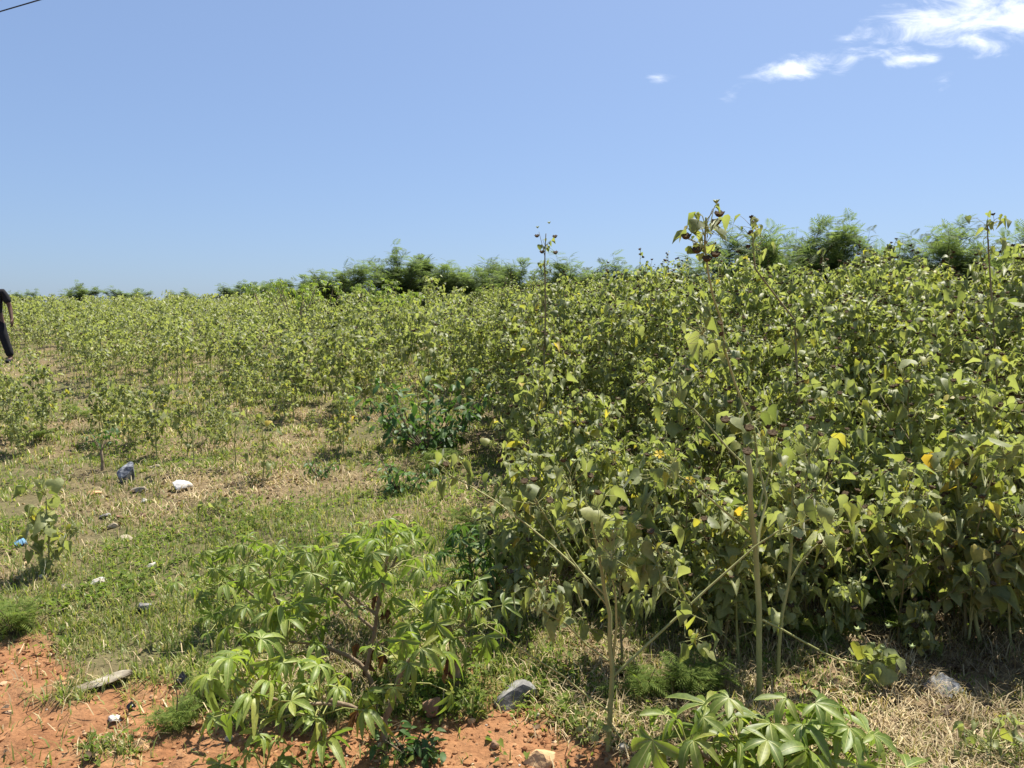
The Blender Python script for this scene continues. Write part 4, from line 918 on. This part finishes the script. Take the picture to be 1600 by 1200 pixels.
def feathery(base, W, H, n, label, seed, fr=.075, stemh=0):
    r = random.Random(seed); b = gp(*base); root = thing('feathery_weed', b, label, 'weed', 'feathery weeds low on the ground'); mb = MB(); fl = []
    for k in range(n):
        a = k * 2.4 + r.uniform(-.3, .3); e = Vector((math.cos(a) * W * .5 * r.uniform(.3, 1), math.sin(a) * W * .5 * r.uniform(.3, 1), H * r.uniform(.4, 1))); mb.tube([(0, 0, -.01), (e.x * .4, e.y * .4, e.z * .6), tuple(e)], .003, .0014, 4, 0, False)
        for j in range(11):
            p = Vector((e.x * .4, e.y * .4, e.z * .6)).lerp(e, r.uniform(0, 1)); fl.append((p, r.uniform(0, 6.28), fr * r.uniform(.6, 1.2)))
    if stemh: mb.tube([(0, 0, 0), (.01, 0, stemh * .5), (-.01, 0, stemh)], .003, .0015, 4, 0, False); fl += [(Vector((0, 0, stemh * t)), r.uniform(0, 6.28), fr * .6) for t in (.7, .8, .9, 1, 1)]
    link('stem', mb.mesh('feathery_weed_stem', [M['twig']]), root)
    for (p, az, sz) in fl: link('frond', U_FROND, root, Matrix(frame(tuple(p), dirv(az, r.gauss(.2, .3)), dirv(az, 1.7), sz)))
feathery((275, 1135), .24, .11, 13, 'feathery weed with one upright twig on red soil', 81, fr=.05, stemh=.24)
feathery((1085, 1080), .38, .16, 13, 'feathery weed between the two pale mallow stems', 82)
feathery((1010, 1085), .3, .12, 9, 'feathery weed beside the slender mallow stem', 83)
feathery((745, 835), .42, .18, 13, 'bright feathery weed behind the dark cassava', 84, fr=.085)
feathery((800, 850), .4, .16, 9, 'feathery weed under the slanting mallow branches', 85)
feathery((20, 990), .34, .20, 12, 'bushy feathery weed at the grass edge above red soil', 86, fr=.075)
feathery((1390, 990), .45, .2, 11, 'shaded feathery weed beside the clear plastic bag', 87)
feathery((690, 735), .6, .2, 13, 'feathery weed spreading at the foot of the dark shrub', 88, fr=.09)
feathery((120, 655), .5, .2, 10, 'feathery weed on the grassy rise', 89, fr=.085)
feathery((60, 690), .4, .16, 8, 'feathery weed low in grass beyond the lone seedling', 90, fr=.085)
feathery((1285, 1010), .3, .14, 7, 'feathery weed in straw behind the drooping leaf cluster', 91)
feathery((330, 1080), .26, .10, 8, 'yellowish feathery weed left of the cassava clump', 92, fr=.055)

# ------------------------------------------------------------------ stones and scraps
def rock_mesh(name, seed, sx, sy, sz, mat, cuts=9, sub=3):
    r = random.Random(seed); bm = bmesh.new(); bmesh.ops.create_icosphere(bm, subdivisions=sub, radius=1)
    pl = [(Vector((r.gauss(0, 1), r.gauss(0, 1), r.gauss(0, 1))).normalized(), r.uniform(.5, .85)) for _ in range(cuts)]
    for v in bm.verts:
        p = v.co.copy()
        for n, d in pl:
            k = p.dot(n)
            if k > d: p -= n * (k - d)
        p *= 1 + .10 * (float(vnoise(p.x * 3 + seed, p.y * 3 + p.z * 2)) - .5) + .05 * (float(vnoise(p.x * 9 + seed, p.y * 9 + p.z * 7)) - .5)
        v.co = Vector((p.x * sx, p.y * sy, p.z * sz))
    me = bpy.data.meshes.new(name); bm.to_mesh(me); bm.free(); me.materials.append(mat); me.shade_flat(); return me
def rock(px, py, wpx, hpx, kind, label, seed, depth=.8, name='stone', cat='stone', rot=None, sink=.33, group=None, cuts=9):
    b = gp(px, py + hpx * .45); k = b.y / F; sx = wpx * k / 2 * 1.12; sz = hpx * k / 2 * 1.2
    me = rock_mesh(name, seed, sx, max(sx * depth, sz * .7), sz, ROCK[kind], cuts)
    o = link(name, me); o.location = (b.x, b.y + sx * depth * .5, b.z + sz * (1 - 2 * sink) + .006); o.rotation_euler = rot or (0, random.Random(seed).uniform(-.2, .2), random.Random(seed + 1).uniform(-.3, .3))
    return tag(o, label, cat, group)
rock(194, 735, 34, 46, 'slate', 'blue grey pointed stone beside the cut back sapling', 6, cuts=24, sink=.3, depth=.6, rot=(.0, .18, .7))
rock(282, 759, 34, 17, 'white', 'white rounded stone lying on dry grass', 2)
rock(216, 765, 30, 9, 'cream', 'flat cream stone slab tilted on dry grass', 3, cuts=12)
rock(174, 822, 15, 10, 'cream', 'small cream stone in the middle of the gravel patch', 4)
rock(195, 841, 24, 8, 'cream', 'long cream stone chip at the green grass edge', 5)
rock(236, 884, 20, 14, 'white', 'crumpled looking white stone in green grass', 6, cuts=14)
rock(152, 910, 30, 14, 'white', 'chalky white stone in green grass below the seedling', 7)
rock(222, 948, 26, 16, 'grey', 'angular light grey stone standing in green grass', 8, cuts=14)
rock(803, 1086, 74, 46, 'grey', 'large grey boulder half sunk in grass', 9, sink=.35)
rock(676, 1106, 38, 34, 'brown', 'blocky brown stone beside the thick cassava stem', 10, cuts=16, sink=.25)
rock(845, 1188, 60, 34, 'sand', 'ochre crumbling rock on the bare soil', 11, sink=.35)
rock(216, 1168, 32, 18, 'sand', 'ochre stone at the foot of the feathery weed', 12, sink=.3)
rock(772, 1166, 20, 14, 'brown', 'angular red brown stone on bare soil', 13, cuts=14)
rock(356, 1156, 14, 9, 'cream', 'small cream pebble on red soil under the cassava', 14)
rock(177, 1126, 22, 9, 'white', 'flat white chip on red soil', 15)
rock(737, 1128, 13, 9, 'sand', 'small ochre stone below the brown block', 16)
rock(695, 1138, 14, 9, 'sand', 'ochre pebble in red soil behind the forked cassava stem', 17)
rock(1177, 1172, 16, 12, 'white', 'pale stone under the lush cassava leaves', 18)
rock(975, 1168, 16, 12, 'white', 'pale stone at the foot of the slender mallow', 19)
rock(66, 902, 13, 6, 'white', 'tiny white stone at the shaded foot of the seedling', 20)
rock(162, 806, 16, 7, 'grey', 'dull grey stone at the left of the gravel patch', 21)
rock(190, 808, 20, 6, 'brown', 'flat brown stone in the gravel patch', 22)
rock(221, 806, 14, 8, 'brown', 'dark brown stone at the right of the gravel patch', 23)
rock(224, 783, 10, 8, 'white', 'thin white chip above the gravel patch', 24)
rock(240, 729, 16, 6, 'cream', 'cream chip lying right of the blue grey stone', 25)
rock(145, 770, 20, 9, 'sand', 'orange stone in dry grass left of the flat slab', 26)
rock(100, 918, 22, 10, 'cream', 'weathered cream lump in grass left of the chalky stone', 27)
def slab():
    b = gp(155, 1075); k = b.y / F; L_ = 46 * k; mb = MB(); r = random.Random(3)
    bm = bmesh.new(); n = 14; rings = []
    for i in range(n):
        t = i / (n - 1) * 2 - 1; wd = .045 * (1 - abs(t) ** 3.5) ** .5 * (1 + .15 * math.sin(5 * t)) + .003; ring = []
        for j in range(10):
            a = 2 * math.pi * j / 10; ring.append(bm.verts.new((t * L_, math.cos(a) * wd + .015 * math.sin(2.4 * t), math.sin(a) * .010 * (1 + .2 * r.random()) + .012 * t)))
        rings.append(ring)
    for A, B in zip(rings, rings[1:]):
        for j in range(10): bm.faces.new((A[j], A[(j + 1) % 10], B[(j + 1) % 10], B[j]))
    bm.faces.new(rings[0][::-1]); bm.faces.new(rings[-1]); bmesh.ops.recalc_face_normals(bm, faces=bm.faces)
    me = bpy.data.meshes.new('weathered_slab'); bm.to_mesh(me); bm.free(); me.materials.append(ROCK['log'])
    o = link('weathered_slab', me); o.location = (b.x, b.y + .02, b.z + .020); o.rotation_euler = (0, -.10, .22)
    tag(o, 'long weathered beige slab at the edge of grass and red soil', 'slab')
slab()
def scrap(px, py, w_, h_, kind, label, seed, name='plastic_scrap', cat='scrap', mat=None):
    b = gp(px, py); k = b.y / F; r = random.Random(seed); n = 9; V = []; T = []
    for i in range(n):
        for j in range(n):
            u, v = i / (n - 1) - .5, j / (n - 1) - .5; q = 1 - .25 * r.random()
            V.append((u * w_ * k * q, v * w_ * k * .9 * q, h_ * k * (.75 * (1 - (2 * u) ** 2) * (1 - (2 * v) ** 2) + .4 * r.random())))
    for i in range(n - 1):
        for j in range(n - 1):
            a = i * n + j; T += [(a, a + n, a + n + 1), (a, a + n + 1, a + 1)]
    me = mesh_tris(name, V, T, [mat or ROCK[kind]], None, False); o = link(name, me); o.location = (b.x, b.y, b.z + .008); o.rotation_euler = (0, 0, r.uniform(0, 3)); tag(o, label, cat)
scrap(32, 853, 18, 14, 'blue', 'crumpled blue plastic scrap in grass beside the seedling', 1)
scrap(205, 1110, 14, 12, 'char', 'crumpled black plastic scrap on red soil', 2)
scrap(1472, 1082, 58, 26, None, 'clear crumpled plastic bag on brown litter under the mallows', 3, 'plastic_bag', 'bag', M['bag'])
scrap(285, 1068, 18, 16, 'char', 'dark crumpled scrap behind the feathery weed', 4)
def stick(p0, p1, rad, label, mat='twig', lift=.012):
    a = gp(*p0); b = gp(*p1); mb = MB(); o = a; r = random.Random(int(p0[0])); P = []
    for i in range(6):
        q = a.lerp(b, i / 5); P.append(Vector((q.x + r.uniform(-.01, .01), q.y + r.uniform(-.01, .01), g1(q.x, q.y) + lift)) - o)
    mb.tube(P, rad, rad * .5, 6); ob = link('dry_stick', mb.mesh('dry_stick', [M[mat]])); ob.location = o; tag(ob, label, 'stick')
stick((370, 795), (395, 775), .010, 'black charred stick on dry grass')
stick((1525, 1132), (1395, 1062), .005, 'long thin pale stick lying over the brown litter', 'stem')
stick((880, 1010), (1010, 1060), .004, 'thin dry stick on straw behind the slender mallow', 'stem_dark')
stick((1240, 1130), (1400, 1180), .004, 'thin dry stick under the lush cassava', 'stem_dark')
stick((290, 845), (310, 830), .008, 'short dark stick in green grass', 'twig')

# ------------------------------------------------------------------ person at the field edge
def skin_obj(name, verts, edges, radii, mat, parent=None, sub=2, root=0):
    me = bpy.data.meshes.new(name); me.from_pydata(verts, edges, []); me.materials.append(mat)
    o = link(name, me, parent); sk = o.modifiers.new('skin', 'SKIN'); sk.use_smooth_shade = True
    for i, q in enumerate(radii):
        sv = me.skin_vertices[0].data[i]; sv.radius = q if isinstance(q, tuple) else (q, q); sv.use_root = (i == root)
    ss = o.modifiers.new('sub', 'SUBSURF'); ss.levels = sub; ss.render_levels = sub
    return o
def person():
    Y = 15.0; x = (-7 - 800) / F * Y; g = Vector((x, Y, g1(x, Y)))
    root = thing('person', g, 'person in black t-shirt and black trousers walking through the weeds', 'person', rz=R(0)); root.rotation_euler = (0, 0, R(12))
    V = [(0, 0, .96), (0, .01, 1.12), (0, .01, 1.28), (0, 0, 1.42), (0, -.01, 1.50), (0, -.03, 1.58), (0, -.035, 1.68), (0, -.03, 1.75)]
    E = [(i, i + 1) for i in range(7)]; Rr = [(.15, .11), (.14, .10), (.165, .11), (.13, .09), (.055, .055), (.068, .085), (.078, .098), (.05, .06)]
    def chain(start, pts, rad):
        p = start
        for q, rr in zip(pts, rad): V.append(q); Rr.append(rr); E.append((p, len(V) - 1)); p = len(V) - 1
        return p
    for sg in (1, -1):
        fwd = -.10 if sg > 0 else .12
        h = chain(3, [(sg * .17, 0, 1.43), (sg * .215, .02, 1.36), (sg * .29, .03, 1.13), (sg * .35, -.04 + fwd * .3, .91), (sg * .37, -.06 + fwd * .4, .84)], [.06, .055, .044, .030, (.022, .036)])
        hx, hy, hz = V[h]
        for k, (dy, ln) in enumerate([(-.032, .070), (-.011, .082), (.011, .078), (.030, .062)]):
            chain(h, [(hx + sg * .004, hy + dy, hz - .035), (hx - sg * .002, hy + dy * 1.1, hz - .035 - ln * .5), (hx - sg * .014, hy + dy * 1.1, hz - .035 - ln)], [.0105, .0095, .008])
        chain(h, [(hx - sg * .004, hy - .045, hz - .005), (hx - sg * .01, hy - .065, hz - .045)], [.011, .009])
        ox = .17 if sg > 0 else -.02
        f = chain(0, [(sg * .095, 0, .90), (sg * .115 + ox * .5, fwd * .6, .50), (sg * .13 + ox, fwd + .05, .09), (sg * .135 + ox, fwd - .08, .045), (sg * .14 + ox, fwd - .15, .035)], [.095, .062, .045, .042, .034])
    body = skin_obj('body', V, E, Rr, M['skin'], root)
    # face: nose, ears
    mb = MB(); mb.tube([(0, -.125, 1.69), (0, -.145, 1.655), (0, -.125, 1.645)], .010, .014, 6); link('nose', mb.mesh('nose', [M['skin']]), root)
    for sg in (1, -1):
        me = rock_mesh('ear', 5, .010, .022, .032, M['skin'], 2, 2); link('ear', me, root, Matrix.Translation((sg * .083, -.02, 1.66)))
        me = rock_mesh('eye', 6, .014, .008, .009, M['hair'], 1, 2); link('eye', me, root, Matrix.Translation((sg * .03, -.122, 1.69)))
    mb = MB(); mb.tube([(-.025, -.118, 1.608), (0, -.126, 1.606), (.025, -.118, 1.608)], .006, .006, 5); link('mouth', mb.mesh('mouth', [M['belt']]), root)
    me = rock_mesh('hair', 8, .088, .105, .085, M['hair'], 0, 3); link('hair', me, root, Matrix.Translation((0, -.018, 1.735)))
    # clothing
    TV = [(0, 0, .90), (0, .01, 1.10), (0, .01, 1.28), (0, 0, 1.43), (0, 0, 1.475)]; TE = [(0, 1), (1, 2), (2, 3), (3, 4)]; TR = [(.185, .135), (.165, .125), (.185, .130), (.145, .10), (.075, .07)]
    for sg in (1, -1):
        b = len(TV); TV += [(sg * .17, 0, 1.43), (sg * .215, .02, 1.35), (sg * .268, .027, 1.20)]; TE += [(3, b), (b, b + 1), (b + 1, b + 2)]; TR += [.078, .078, .076]
    sh = skin_obj('t_shirt', TV, TE, TR, M['black_cloth'], root)
    mb = MB(); mb.add([(.08, -.142, 1.33), (.13, -.138, 1.33), (.13, -.136, 1.345), (.08, -.140, 1.345)], [(0, 1, 2), (0, 2, 3)]); link('chest_print', mb.mesh('chest_print', [M['print']]), sh)
    PV = [(0, 0, 1.0), (0, 0, .92)]; PE = [(0, 1)]; PR = [(.155, .118), (.165, .125)]
    for sg in (1, -1):
        fwd = -.10 if sg > 0 else .12; ox = .17 if sg > 0 else -.02; b = len(PV); PV += [(sg * .095, 0, .86), (sg * .115 + ox * .5, fwd * .6, .50), (sg * .13 + ox, fwd + .05, .12)]; PE += [(1, b), (b, b + 1), (b + 1, b + 2)]; PR += [.108, .086, .076]
        SV = [(sg * .13 + ox, fwd + .07, .06), (sg * .135 + ox, fwd - .06, .045), (sg * .14 + ox, fwd - .19, .035)]; skin_obj('shoe', SV, [(0, 1), (1, 2)], [.05, .05, (.048, .035)], M['black_trouser'], root)
    skin_obj('trousers', PV, PE, PR, M['black_trouser'], root)
person()

# ------------------------------------------------------------------ overhead cable
a, b = at(0, 18, 13.0), at(65, -1, 12.2); d = (b - a); mb = MB()
P = []
for i in range(25):
    t = -22 + 44 * i / 24; p = a + d * t; P.append((p.x, p.y, p.z + .0008 * (t * 0.9) ** 2))
mb.tube(P, .011, .011, 6); tag(link('overhead_cable', mb.mesh('overhead_cable', [M['cable']])), 'thin black overhead cable crossing the blue sky', 'cable')
